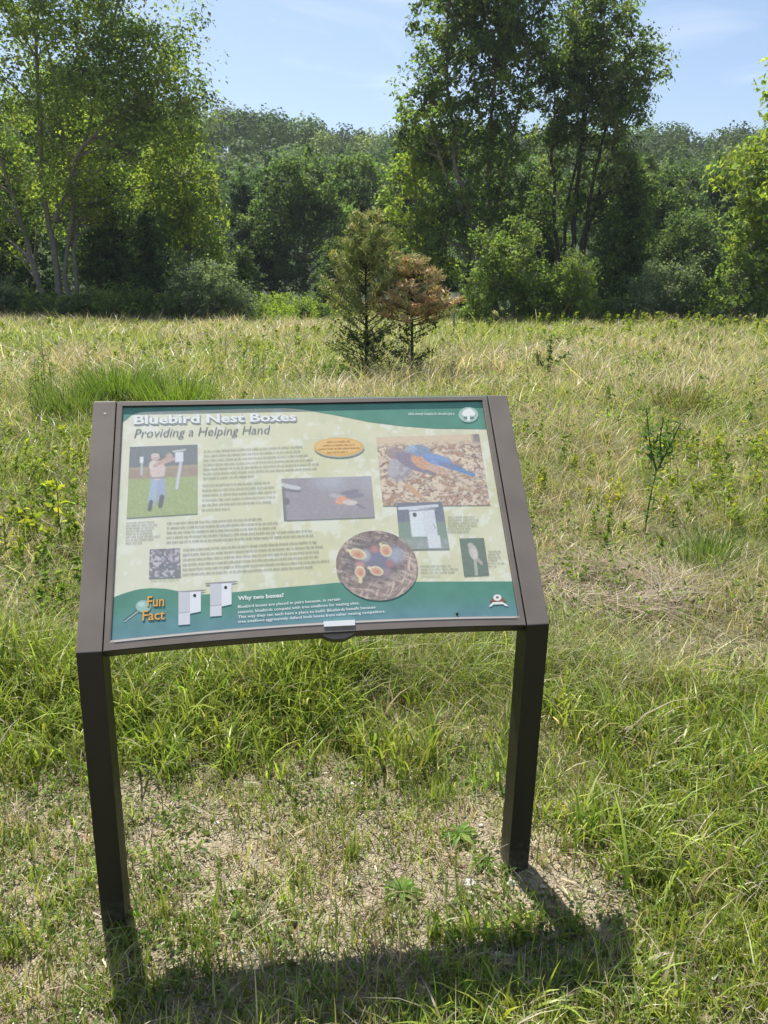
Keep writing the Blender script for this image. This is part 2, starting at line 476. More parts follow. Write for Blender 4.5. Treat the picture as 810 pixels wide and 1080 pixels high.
def meadow():
    parts = []
    # C: 2.9 - 9 m, tangled straw and green
    x, y, D, X = scatter(2.5, 10, 26000, half=.60, power=1.15, near=.3)
    nb = (3 + 13 * sstep(.35, .6, fbm(x * 2.4, y * 2.4, 79)) * rng.random(len(x))).astype(int); k = np.repeat(np.arange(len(x)), nb)
    bx = x[k] + rng.normal(0, .035, len(k)); by = y[k] + rng.normal(0, .035, len(k)); d = D[k]
    hole = np.hypot(polar(bx, by)[0] - 3.62, polar(bx, by)[1] - 1.02)
    f = fbm(bx * .9, by * .9, 71); g = fbm(bx * .35, by * .35, 73)
    h = (.06 + .15 * f) * (.75 + 1.0 * sstep(4.5, 9, d)) * np.exp(rng.normal(0, .35, len(k)))
    h = np.where(hole < .42, h * .12, h)
    gr = .06 + .88 * sstep(.36, .60, g * .55 + .45 * f - .04 * sstep(4.5, 3, d))
    dens = sstep(.30, .62, fbm(x * 2.4, y * 2.4, 79) + .12)[k]
    h = h * (.45 + .75 * dens)
    w = np.stack([gr * .35, gr * .45, .32 + 0 * gr, (1 - gr) * .95, (1 - gr) * .28, .07 * gr], 1)
    col, kk = clump_pick([G_LUSH, G_MID, G_OLIVE, STRAW, TAN, YEL], w, k, .12, vc=.32)
    az = rng.random(len(k)) * 2 * PI
    parts.append(blades(P3(bx, by, -.01), h, (.0022 + .003 * rng.random(len(k))) * (1 + .12 * (d - 3)), az, .3 + 1.6 * rng.random(len(k)) ** 1.2, az + PI / 2 + rng.normal(0, .7, len(k)), col, 3, droop=.6))
    # pale wiry seed stems
    x, y, D, X = scatter(3.0, 14, 15000, half=.60, power=1.1, near=.3)
    f = fbm(x * .5, y * .5, 81)
    keep = f > .38; x, y, D = x[keep], y[keep], D[keep]; n = len(x)
    col, _ = pick([STRAW, (.52, .46, .30), TAN, G_OLIVE], [.5, .3, .2, .3], n, .15)
    az = rng.random(n) * 2 * PI
    hm = .24 + .18 * rng.random(n); hm *= .45 + .55 * sstep(3.5, 8, D)
    parts.append(blades(P3(x, y, -.01), hm, .003 + .00045 * D, az, .2 + 1.0 * rng.random(n), az + PI / 2 + rng.normal(0, .7, n), col, 4, prof=[.5, .4, .35, .9, .2], droop=.5))
    V, q, c = join(parts)
    tag(link('meadow_grass', mesh_np('meadow_grass', V, q, c), M_GRASS), 'tangled green and straw coloured meadow grass behind the sign', 'grass', kind='stuff')
    # far meadow
    parts = []
    x, y, D, X = scatter(9, 50, 40000, half=.60, power=1.25, near=.5)
    nb = rng.integers(4, 9, len(x)); k = np.repeat(np.arange(len(x)), nb)
    sp = .05 + .003 * D[k]
    bx = x[k] + rng.normal(0, 1, len(k)) * sp; by = y[k] + rng.normal(0, 1, len(k)) * sp; d = D[k]
    f = fbm(bx * .22, by * .22, 91); g = fbm(bx * .6, by * .6, 93)
    gr = .08 + .86 * sstep(.38, .58, f * .6 + g * .4 + .12 * sstep(38, 46, d) - .01)
    cl = fbm(bx * 1.6, by * 1.6, 97)
    w = np.stack([gr * .35, gr * .3, .3 + 0 * gr, (1 - gr) * .75, (1 - gr) * .62, .12 * gr], 1)
    col, kk = clump_pick([G_LUSH, G_MID, G_OLIVE, STRAW, (.40, .33, .265), YEL], w, k, .12, vc=.32)
    h = (.10 + .16 * g + .24 * sstep(.4, .65, cl)) * np.exp(rng.normal(0, .25, len(k))) * np.where(kk >= 3, 1.15, .9)
    az = rng.random(len(k)) * 2 * PI
    parts.append(blades(P3(bx, by, -.02), h, (.0034 + .00040 * d) * (.7 + .8 * rng.random(len(k))), az, .2 + 1.3 * rng.random(len(k)), az + PI / 2 + rng.normal(0, .7, len(k)), col, 3, prof=[1, .8, .75, .15], droop=.4))
    V, q, c = join(parts)
    tag(link('distant_meadow_grass', mesh_np('distant_meadow_grass', V, q, c), M_GRASS), 'tall tan and olive grass stretching to the trees', 'grass', kind='stuff')


def weeds():
    """leafy ground cover: broad-leaved weeds and goldenrod in the meadow, clover in the lawn"""
    parts = []
    def patch(u, D, rad, n, hmax, base, size, ly=.5):
        cx, cy = spot(u, D)
        px = cx + rng.normal(0, rad, n); py = cy + rng.normal(0, rad * 1.2, n)
        hts = hmax * (.55 + .45 * rng.random(n))
        nl = 26
        k = np.repeat(np.arange(n), nl)
        t = rng.random(len(k)) ** .8
        z = hts[k] * (.15 + .85 * t)
        a = rng.random(len(k)) * 2 * PI
        rr = (.02 + .05 * (1 - t)) * hmax * 1.6
        P = np.stack([px[k] + np.cos(a) * rr, py[k] + np.sin(a) * rr, z], -1); P[:, 2] += terrain(P[:, 0], P[:, 1])
        ax = np.stack([np.cos(a), np.sin(a), .5 + 0 * a], -1)
        bc = np.array(base); top = np.array([.58, .52, .05])
        mixy = (sstep(.75, 1, t) * ly * (rng.random(len(k)) < .7))[:, None]
        c = tint((1, 1, 1), len(k), .2, .05) * (bc * (1 - mixy) + top * mixy)
        parts.append(leaves(P, size * (.6 + .8 * rng.random(len(k))), np.clip(c, 0, 1), .3, .32, ax))
        # stems
        sP = np.stack([px, py, terrain(px, py)], -1)
        az = rng.random(n) * 2 * PI
        parts.append(blades(sP, hts, .004 + .0005 * D, az, .12 + 0 * az, az, tint((.16, .17, .06), n, .2), 3, prof=[1, .8, .6, .4]))
    green = (.16, .24, .045); ygreen = (.24, .30, .05)
    for (u, D, rad, n, hm, b, sz, ly) in [
        (760, 5.6, .35, 26, .50, ygreen, .05, .8), (800, 6.2, .4, 26, .55, ygreen, .05, .8), (720, 6.6, .35, 16, .45, green, .05, .4),
        (790, 4.6, .3, 18, .38, ygreen, .045, .5), (632, 5.2, .20, 16, .24, (.40, .42, .06), .035, 1.0), (700, 4.5, .25, 10, .25, green, .04, .2),
        (30, 5.3, .4, 26, .42, ygreen, .05, .5), (70, 4.5, .3, 24, .36, green, .05, .3), (15, 4.2, .3, 24, .34, ygreen, .05, .5), (55, 6.6, .4, 20, .45, ygreen, .055, .3),
        (90, 3.7, .22, 12, .28, green, .045, .1), (20, 3.5, .2, 10, .22, green, .04, .3), (640, 7.0, .6, 22, .4, green, .05, .1), (575, 6.0, .3, 12, .3, ygreen, .045, .4),
        (720, 9, .6, 26, .6, green, .06, .1), (790, 10, .8, 26, .5, ygreen, .06, .5), (200, 11, 1.2, 30, .5, ygreen, .06, .3), (100, 16, 2, 34, .5, ygreen, .09, .3),
        (300, 17, 1.6, 30, .45, ygreen, .09, .2), (240, 24, 2.6, 34, .5, ygreen, .12, .4), (520, 19, 2, 30, .45, ygreen, .1, .1), (620, 22, 2.5, 30, .5, ygreen, .11, .2),
        (760, 20, 2, 40, .5, ygreen, .1, .3), (700, 32, 3, 50, .7, ygreen, .15, .4), (790, 30, 3, 50, .7, ygreen, .15, .5), (640, 38, 3, 40, .6, ygreen, .17, .3), (560, 40, 4, 40, .5, ygreen, .17, .2),
        (262, 37, 1.0, 80, .75, (.26, .36, .06), .14, .15), (300, 39, 1.3, 110, .95, (.28, .38, .06), .15, .15), (285, 46, 1.6, 90, 1.5, (.28, .38, .06), .17, .1), (30, 28, 3, 40, .5, ygreen, .13, .4), (380, 36, 4, 50, .6, green, .16, .1), (455, 15, .8, 40, .38, ygreen, .06, .1), (372, 12.3, .55, 60, .42, (.15, .21, .07), .055, .0), (410, 12.8, .5, 40, .36, (.17, .23, .07), .055, .0)]:
        patch(u, D, rad, n, hm * (.8 if D < 8 else 1), b, sz, ly)
    # small broad leaves in the lawn
    x, y, D, X = scatter(.9, 3.0, 5200, half=.66, power=1, near=.4)
    keep = fbm(x * 5, y * 5, 101) > .50; x, y = x[keep], y[keep]; n = len(x)
    k = np.repeat(np.arange(n), 5)
    P = P3(x[k] + rng.normal(0, .014, len(k)), y[k] + rng.normal(0, .014, len(k)), .006 + .018 * rng.random(len(k)))
    parts.append(leaves(P, .009 + .012 * rng.random(len(k)), tint((.15, .21, .06), len(k), .25), .9, .6))
    # scattered leafy forbs in the meadow
    x, y, D, X = scatter(3.0, 18, 4200, half=.6, power=1.2, near=.3)
    keep = fbm(x * .8, y * .8, 111) > .47; x, y, D = x[keep], y[keep], D[keep]; n = len(x)
    k = np.repeat(np.arange(n), 16); t = rng.random(len(k))
    hm = (.16 + .2 * rng.random(n))[k] * (.6 + .5 * sstep(3, 6, D[k])); a = rng.random(len(k)) * 2 * PI
    P = P3(x[k] + np.cos(a) * .04, y[k] + np.sin(a) * .04) ; P[:, 2] += hm * t
    parts.append(leaves(P, (.018 + .003 * D[k]) * (.6 + .8 * rng.random(len(k))), tint((.17, .23, .05), len(k), .28), .4, .35, np.stack([np.cos(a), np.sin(a), .4 + 0 * a], -1)))
    x, y, D, X = scatter(7, 42, 6500, half=.6, power=1.1, near=.3)
    keep = fbm(x * .35, y * .35, 117) > .44; x, y, D = x[keep], y[keep], D[keep]; n = len(x)
    k = np.repeat(np.arange(n), 14); t = rng.random(len(k)); a = rng.random(len(k)) * 2 * PI
    P = P3(x[k] + np.cos(a) * (.05 + .003 * D[k]), y[k] + np.sin(a) * .06); P[:, 2] += (.14 + .22 * rng.random(n))[k] * t
    pc, _ = pick([(.20, .27, .06), (.28, .33, .07), (.15, .20, .06)], [.5, .3, .3], n, .15)
    parts.append(leaves(P, (.035 + .0022 * D[k]) * (.6 + .8 * rng.random(len(k))), np.clip(pc[k] * np.exp(rng.normal(0, .2, (len(k), 1))), 0, 1), .5, .4))
    V, q, c = join(parts)
    tag(link('meadow_weeds', mesh_np('meadow_weeds', V, q, c), M_LEAF), 'leafy weeds and yellow tinged goldenrod spread through the meadow', 'weeds', kind='stuff')


lawn(); lush_band(); meadow(); weeds()

# ------------------------------------------------------------------ trees
def bez(a, b, bend, k=6):
    a = np.asarray(a, float); b = np.asarray(b, float)
    t = np.linspace(0, 1, k)[:, None]
    m = (a + b) / 2 + np.asarray(bend, float)
    return (1 - t) ** 2 * a + 2 * t * (1 - t) * m + t ** 2 * b


def loc3(r, f, z):
    """right, forward, up metres -> xyz offset"""
    return np.array([r * RH[0] + f * FH[0], r * RH[1] + f * FH[1], z])


def tree_meshes(name, stems, blobs, n_clump, per, leaf, cols, clump_r=.8, flat=.65, up=.6, limb_r=.07, limb_share=.6, shell=.45, aspect=.6, seed=0, twig=True):
    """stems: [([(r,f,z)...], r0, r1)], blobs: [(r,f,z, rr,rf,rz, weight)], cols: [(rgb, weight)]"""
    global rng
    keep_rng = rng; rng = np.random.default_rng(1000 + seed)
    paths, rads = [], []
    SP, SR = [], []
    for pts, r0, r1 in stems:
        P = np.array([loc3(*p) for p in pts])
        k = max(8, len(P) * 4)
        tt = np.linspace(0, len(P) - 1, k); i = np.minimum(tt.astype(int), len(P) - 2); fr = (tt - i)[:, None]
        fr = fr * fr * (3 - 2 * fr) * .5 + fr * .5
        Q = P[i] * (1 - fr) + P[i + 1] * fr
        Q[1:-1] += rng.normal(0, r0 * .35, (k - 2, 3))
        rr = r0 + (r1 - r0) * np.linspace(0, 1, k) ** .8
        rr[0] *= 1.35
        paths.append(Q); rads.append(rr); SP.append(Q); SR.append(rr)
    SP = np.concatenate(SP); SR = np.concatenate(SR)
    wts = np.array([b[6] for b in blobs], float); wts /= wts.sum()
    which = rng.choice(len(blobs), n_clump, p=wts)
    C = np.zeros((n_clump, 3))
    for m, b in enumerate(blobs):
        idx = np.where(which == m)[0]; n = len(idx)
        d = rng.normal(size=(n, 3)); d /= np.linalg.norm(d, axis=1, keepdims=True) + 1e-9
        rad = rng.random(n) ** shell
        o = d * rad[:, None]
        C[idx] = np.array([loc3(b[0] + q[0] * b[3], b[1] + q[1] * b[4], b[2] + q[2] * b[5]) for q in o]) if n else C[idx]
    C[:, 2] = np.maximum(C[:, 2], .25)
    # limbs
    sel = np.where(rng.random(n_clump) < limb_share)[0]
    for i in sel:
        c = C[i]
        dist = np.linalg.norm(SP - c, axis=1)
        dz = c[2] - SP[:, 2]
        score = dist + np.where(dz < .25 * dist, 3 * (.25 * dist - dz), 0)
        j = int(np.argmin(score + rng.random(len(score)) * (.9 + .25 * dist.min()))); a = SP[j]; L = np.linalg.norm(c - a)
        if L < .2: continue
        r0 = min(SR[j] * .55, limb_r * (.35 + L / 6))
        paths.append(bez(a, c, rng.normal(0, .08 * L, 3) + np.array([0, 0, .06 * L]), 6)); rads.append(np.linspace(r0, max(.006, r0 * .15), 6))
    TV, TQ = tubes(paths, rads, 6)
    tm = mesh_np(name + '_trunk', TV, TQ, smooth=True)
    k = np.repeat(np.arange(n_clump), rng.poisson(per, n_clump).clip(per // 3))
    cr = clump_r * np.exp(rng.normal(0, .25, n_clump))
    # each clump: a few twig sprays
    ns = 5
    sd = rng.normal(size=(n_clump, ns, 3)); sd[..., 2] *= flat; sd /= np.linalg.norm(sd, axis=2, keepdims=True)
    si = rng.integers(0, ns, len(k)); tt = rng.random(len(k)) ** .6
    off = sd[k, si] * (cr[k] * tt)[:, None] + rng.normal(0, .22, (len(k), 3)) * cr[k][:, None]
    P = C[k] + off
    P[:, 2] = np.maximum(P[:, 2], .05)
    cw = np.array([c[1] for c in cols], float); cw /= cw.sum()
    base = np.array([c[0] for c in cols])[rng.choice(len(cols), n_clump, p=cw)] * np.exp(rng.normal(0, .12, (n_clump, 1)))
    lc = base[k] * np.exp(rng.normal(0, .2, (len(k), 1))) * np.exp(rng.normal(0, .05, (len(k), 3)))
    V, q, c = leaves(P, leaf * (.45 + 1.05 * rng.random(len(k)) ** 1.3), np.clip(lc, 0, 1), up, aspect, out=off / cr[k][:, None] * 1.3)
    cm = mesh_np(name + '_crown', V, q, c)
    rng = keep_rng
    return tm, cm


def tree(name, label, u, D, stems, blobs, n_clump, per, leaf, cols, group=None, bark=None, cat='tree', leafmat=None, base=None, **kw):
    x, y = spot(u, D) if base is None else base
    z = float(terrain(np.array(x), np.array(y)))
    root = empty(name, (x, y, z), label, cat, group)
    tm, cm = tree_meshes(name, stems, blobs, n_clump, per, leaf, cols, **kw)
    link('trunk' if cat == 'tree' else 'stem', tm, bark or M_BARK, root)
    link('crown' if cat == 'tree' else 'foliage', cm, leafmat or M_LEAF, root)
    return root


def copy_tree(src, label, u, D, rz, s, sz=1):
    c = src.copy(); COL.objects.link(c)
    x, y = spot(u, D); c.location = (x, y, float(terrain(np.array(x), np.array(y))) - .05)
    c.rotation_euler.z = rz; c.scale = (s, s, s * sz); c['label'] = label
    for ch in src.children:
        d = ch.copy(); COL.objects.link(d); d.parent = c
    return c


DK = (.085, .13, .045); MD = (.14, .20, .055); LT = (.21, .275, .065); YG = (.31, .36, .06); OL = (.19, .22, .08); SV = (.20, .24, .15)

# big spreading tree on the left, pale leaning trunks
tree('broadleaf_tree', 'tallest broad tree at the left edge with pale leaning trunks and feathery branches', 62, 44,
     [([(-.5, 0, 0), (-1.2, 0, 3), (-1.9, .3, 6.5), (-3.2, .3, 12), (-3.8, 0, 18)], .19, .05),
      ([(.1, 0, 0), (.1, .2, 3), (-.3, .3, 7), (.3, 0, 13), (1.2, 0, 20)], .23, .05),
      ([(.5, 0, 0), (.6, .3, 2.5), (1.5, .2, 7), (3.5, -.5, 12), (5.5, -.5, 17)], .17, .04),
      ([(.9, .2, 0), (1.1, .5, 4), (1.0, 1.2, 8), (0, 2, 14), (-1, 2, 19)], .14, .04),
      ([(.3, .1, 5), (2.5, -1, 8.5), (5.2, -1.5, 10.5), (7.2, -1.5, 11.5)], .12, .03)],
     [(-1.5, 0, 15, 5.5, 4.5, 6.5, 3), (3.8, 0, 13.5, 4.6, 4, 5.8, 3), (6.2, -.6, 10.0, 3.2, 3, 4.2, 2), (-4, .3, 10, 3.5, 4, 4, 1), (2, 1, 6.8, 4, 3, 2.8, 1.3), (-2.5, .8, 5.0, 2.6, 2, 2.4, .5), (2, 0, 18.5, 4.5, 4, 3, 1.1)],
     560, 118, .20, [(LT, 2.4), (YG, 2.4), (MD, 1.2), (OL, .8)], clump_r=1.05, flat=.42, up=1.0, shell=.5, seed=1, limb_r=.09, limb_share=.32)

# tall pair right of centre
treeA = tree('broadleaf_tree', 'tall airy tree right of centre with pale forked stems, left one of the tall pair', 498, 45,
     [([(.1, 0, 0), (0, 0, 4), (-1.2, 0, 8), (-1.9, 0, 13), (-1.6, 0, 19)], .20, .04),
      ([(.2, 0, 2), (.7, .2, 6), (.6, .3, 11), (1.0, 0, 16), (.6, 0, 20)], .17, .04),
      ([(.3, 0, 3), (1.5, .2, 8), (2.4, -.2, 13), (2.6, -.2, 18)], .13, .03),
      ([(-.3, 0, 4.5), (-2, -.5, 8), (-3.2, -.5, 12)], .09, .03)],
     [(-.6, 0, 15.5, 3.6, 3, 4.6, 2.6), (1.8, 0, 15, 2.4, 2.6, 5, 1.6), (-2.4, 0, 10.5, 2.2, 2.4, 2.8, 1), (.8, .5, 9.5, 2.8, 2.6, 2.6, .9), (.2, 0, 5.5, 3.6, 2.6, 2.2, 1.3), (.6, 0, 19, 2.2, 2, 2, .7)],
     600, 80, .22, [(DK, 1.2), (MD, 2.4), (LT, 1.4)], clump_r=.62, shell=.55, seed=2)
treeB = tree('broadleaf_tree', 'tall dark stemmed tree with many upright trunks, right one of the tall pair', 597, 46,
     [([(-.5, 0, 0), (-.9, 0, 5), (-1.4, .2, 9), (-1.5, 0, 14)], .15, .03),
      ([(0, 0, 0), (.1, .2, 5), (.2, 0, 10), (-.2, 0, 16)], .19, .04),
      ([(.4, 0, 0), (.6, 0, 4), (1.3, .2, 9), (2.1, 0, 13), (2.4, 0, 14)], .15, .03),
      ([(.5, .2, 0), (1.0, .3, 5), (1.9, .5, 9), (3.6, .2, 12)], .11, .03),
      ([(-.2, .2, 0), (-.3, .4, 6), (.6, .5, 12), (1.0, .4, 16)], .12, .03)],
     [(.1, 0, 14.2, 2.6, 2.6, 3.2, 2), (1.6, 0, 11.5, 2.6, 2.6, 3.2, 1.6), (2.9, 0, 12.5, 1.6, 1.6, 2.9, .42), (-1.0, 0, 10.5, 1.8, 2.2, 3.4, .8), (2.6, .4, 7.2, 2.2, 2.2, 2.2, .8), (0, .4, 6.5, 2.6, 2.2, 2.2, .7)],
     460, 84, .20, [(DK, 1.0), (MD, 2.2), (OL, 1.6)], clump_r=.62, shell=.55, seed=3, bark=M_BARK_D)

# bright yellow-green tree left of the pair
tree('broadleaf_tree', 'bright yellow green tree tucked against the left side of the tall pair', 437, 47,
     [([(0, 0, 0), (.1, 0, 4), (-.2, 0, 9)], .16, .04), ([(.1, 0, 2.5), (1.2, .2, 6), (1.5, .2, 9)], .1, .03)],
     [(0, 0, 6.5, 2.0, 2, 4.2, 2), (.8, .2, 9.2, 1.5, 1.6, 1.9, 1), (.2, 0, 3, 2.3, 2, 2.2, 1)],
     150, 75, .22, [(YG, 2.4), (LT, 2)], clump_r=.62, seed=4)
# bright tree behind the big left tree
tree('broadleaf_tree', 'sunny yellow green tree beside the large tree at the left', 200, 48,
     [([(0, 0, 0), (.2, 0, 4), (.2, 0, 8.5)], .18, .04)],
     [(-.3, 0, 6.6, 2.3, 2, 3.3, 2), (.4, 0, 3.8, 2.0, 2, 2.4, 1)],
     150, 75, .23, [(YG, 2.4), (LT, 2)], clump_r=.65, seed=5)

# rounded bushes at the meadow edge
bush = tree('rounded_bush', 'large rounded bush at the meadow edge below the tall pair', 537, 35,
     [([(0, 0, 0), (.2, 0, 2), (.2, 0, 4)], .12, .03), ([(-.2, 0, 0), (-1, 0, 2), (-1.4, 0, 3.4)], .08, .02), ([(.2, 0, 0), (1, 0, 2), (1.3, 0, 3)], .08, .02)],
     [(0, 0, 2.1, 1.8, 1.6, 2.0, 3), (-.4, 0, 3.4, 1.25, 1.1, 1.1, 1), (1.1, 0, 1.3, 1.0, 1.1, 1.3, 1), (-1.3, 0, 1.4, .8, 1.0, 1.2, .8)],
     150, 95, .135, [(LT, 2.2), (MD, 2.2), (OL, .8)], clump_r=.42, cat='bush', seed=6, flat=.8)
copy_tree(bush, 'smaller upright round bush standing right of the large rounded bush', 601, 34.5, 2.1, .62, 1.15)

# dark cedars and other dark trees
cedar = tree('cedar_tree', 'dark broad evergreen rising right of the tall pair', 655, 46,
     [([(0, 0, 0), (0, 0, 4), (.1, 0, 7.5)], .18, .03)],
     [(0, 0, 1.6, 2.5, 2.3, 1.5, 2.4), (0, 0, 4, 2.0, 2, 2.2, 2), (.1, 0, 6.4, 1.2, 1.2, 1.6, 1)],
     210, 80, .18, [(DK, 3), (MD, 1)], clump_r=.5, seed=7, flat=.5, bark=M_BARK_D)
copy_tree(cedar, 'dark evergreen in the shade behind the pale trunks at far left', 20, 50, 1.0, 1.25, 1.1)
copy_tree(cedar, 'dark evergreen filling the gap right of the pale leaning trunks', 125, 48, 2.6, 1.35, .95)
copy_tree(cedar, 'low dark evergreen between the big left tree and the silvery shrubs', 160, 45, 4.2, .85, .9)
copy_tree(cedar, 'small dark evergreen right of the silvery shrubs', 258, 47, 5.0, .55, .95)
copy_tree(cedar, 'dark evergreen behind the small cedar in the meadow', 352, 46, .5, .62, .95)
copy_tree(cedar, 'dark evergreen behind the browned cedar', 455, 49, 3.5, .95, .8)
copy_tree(cedar, 'dark evergreen in shade directly under the tall pair', 565, 50, 1.5, 1.0, .9)
copy_tree(cedar, 'dark narrow evergreen halfway to the right edge', 735, 56, 2.3, .95, 1.0)

# mid-distance woodland trees: one kind copied
midt = tree('broadleaf_tree', 'rounded mid green tree in the middle distance left of centre', 320, 60,
     [([(0, 0, 0), (.2, 0, 4), (.1, 0, 9)], .2, .04), ([(.1, 0, 3), (-1.5, 0, 7), (-2, 0, 9)], .1, .03), ([(.1, 0, 3.5), (1.6, 0, 7), (2.4, 0, 9)], .1, .03)],
     [(0, 0, 8.6, 2.6, 2.6, 2.6, 2), (-2, 0, 6.4, 2.2, 2.2, 2.8, 1.6), (2.2, 0, 6.2, 2.2, 2.2, 2.8, 1.6), (0, 0, 3.2, 3.2, 2.8, 2.4, 1.6)],
     230, 74, .24, [((.11, .165, .06), 2.4), ((.15, .205, .065), 1.6), ((.10, .14, .06), .8)], clump_r=.72, seed=8)
midd = tree('broadleaf_tree', 'tall dark bluish green tree behind the wood edge left of centre', 288, 64,
     [([(0, 0, 0), (.1, 0, 5), (0, 0, 11)], .2, .03)],
     [(0, 0, 3.4, 2.7, 2.6, 2.2, 1.6), (.2, 0, 6.2, 2.2, 2.2, 2.4, 1.6), (-.1, 0, 9.0, 1.4, 1.4, 2.2, 1)],
     200, 80, .22, [((.07, .12, .055), 2), ((.09, .14, .06), 2)], clump_r=.62, seed=14, flat=.5, bark=M_BARK_D)
for (lab, u, D, rz, s, sz) in [
    ('mid green tree just right of the sunny tree at left', 262, 66, 1.1, .95, 1.0),
    ('tree with a wide crown behind the small meadow cedar', 378, 66, 2.2, 1.08, 1.0),
    ('tall woodland tree behind the bright yellow green tree', 425, 72, 3.0, 1.25, 1.05),
    ('woodland tree seen through the gap between the tall pair', 548, 64, 4.0, 1.05, 1.0),
    ('light green tree right of the tall pair in front of the hill', 690, 62, 5.1, 1.0, 1.0),
    ('rounded tree left of the tree at the right edge', 745, 66, .7, 1.05, 1.0),
    ('low spreading tree behind the right meadow edge', 715, 54, 2.8, .72, .85),
    ('tree filling the wood behind the large rounded bush', 500, 58, 1.9, .95, .95),
    ('woodland tree behind the dark evergreen right of the tall pair', 640, 60, 3.7, 1.0, 1.05),
    ('tree closing the wood behind the large left tree', 100, 58, .2, 1.35, 1.1),
    ('tree at the far left edge behind the large left tree', -40, 52, 2.4, 1.3, 1.1),
    ('woodland tree between the large left tree and the sunny tree', 175, 62, 5.6, 1.3, 1.05)]:
    copy_tree(midd if u in (262, 425, 640, 745, 500) else midt, lab, u, D, rz, s, sz)

# right edge tree with large sunny leaves
rt = tree('broadleaf_tree', 'sunny large leaved tree rising at the right edge of the meadow', 802, 36,
     [([(0, 0, 0), (-.1, 0, 4), (.4, 0, 8), (.8, 0, 11)], .2, .04), ([(0, 0, 2), (-1.2, 0, 5), (-1.6, 0, 7)], .1, .03)],
     [(.9, 0, 9.6, 2.0, 2, 2.6, 1.8), (-.2, 0, 6, 2.4, 2.2, 2.4, 1.8), (-.4, -.2, 3, 2.3, 2.2, 2.2, 1.6), (1.8, 0, 5, 2.2, 2.2, 4, 1.2)],
     240, 62, .24, [(YG, 2.2), (LT, 2), (MD, 1)], clump_r=.62, seed=9, limb_share=.7)
tree('leafy_bush', 'leafy mid green bush in front of the tree at the right edge', 770, 35,
     [([(0, 0, 0), (0, 0, 1.6)], .05, .02)], [(0, 0, 1.1, 1.5, 1.3, 1.2, 1), (.9, 0, 1.7, 1.2, 1.1, 1.3, .8)],
     90, 60, .15, [(LT, 1), (MD, 1.6), (SV, .6)], clump_r=.36, cat='bush', seed=10)

# silvery shrubs
silver = tree('silvery_shrub', 'silvery grey green shrub beside the large tree at left', 218, 35.5,
     [([(0, 0, 0), (0, 0, 1.5)], .06, .02), ([(0, 0, 0), (.8, 0, 1.6)], .05, .02), ([(0, 0, 0), (-.8, 0, 1.6)], .05, .02)],
     [(0, 0, 1.5, 1.5, 1.4, 1.5, 2), (.9, 0, 1.0, 1.3, 1.2, 1.0, 1), (-.7, 0, 1.9, 1.1, 1.1, 1.3, 1)],
     110, 80, .11, [(SV, 2), ((.10, .14, .075), 1)], clump_r=.4, cat='shrub', seed=11, flat=.9)
copy_tree(silver, 'lower silvery shrub trailing to the right of the first one', 248, 36.5, 2.0, .75, .8)
copy_tree(silver, 'pale grey shrub at the meadow edge near the right tree', 700, 36.5, 3.3, 1.0, 1.05)
copy_tree(silver, 'pale shrub at the left edge beneath the large tree', -6, 34.5, 4.4, .75, .9)

# low bank of brush under the left tree and along the edge
brush = tree('low_bush', 'low green bush at the foot of the pale leaning trunks', 70, 36,
     [([(0, 0, 0), (0, 0, .8)], .04, .02)],
     [(0, 0, .6, 1.7, 1.2, .8, 2), (.9, 0, .8, 1.0, 1, .7, 1), (-1, 0, .8, 1.0, 1, .8, 1)],
     90, 70, .13, [(MD, 2), (LT, 1.4), (DK, 1)], clump_r=.34, cat='bush', seed=12)
for (lab, u, D, rz, s) in [('low dark bush left of the pale leaning trunks', 22, 36.5, 1, 1.1), ('low dark bush right of the pale leaning trunks', 122, 36.5, 2, 1.15),
                           ('low bush in shade left of the silvery shrub', 172, 36.5, 3, 1.1), ('low bush between the meadow cedar and the wood', 335, 39, 4, .8),
                           ('low bush at the edge left of the large rounded bush', 492, 37, 5, .75), ('low bush in deep shade right of the small round bush', 640, 37, .5, .9),
                           ('low bush beside the pale grey shrub at right', 735, 37, 2.5, 1.0)]:
    copy_tree(brush, lab, u, D, rz, s)

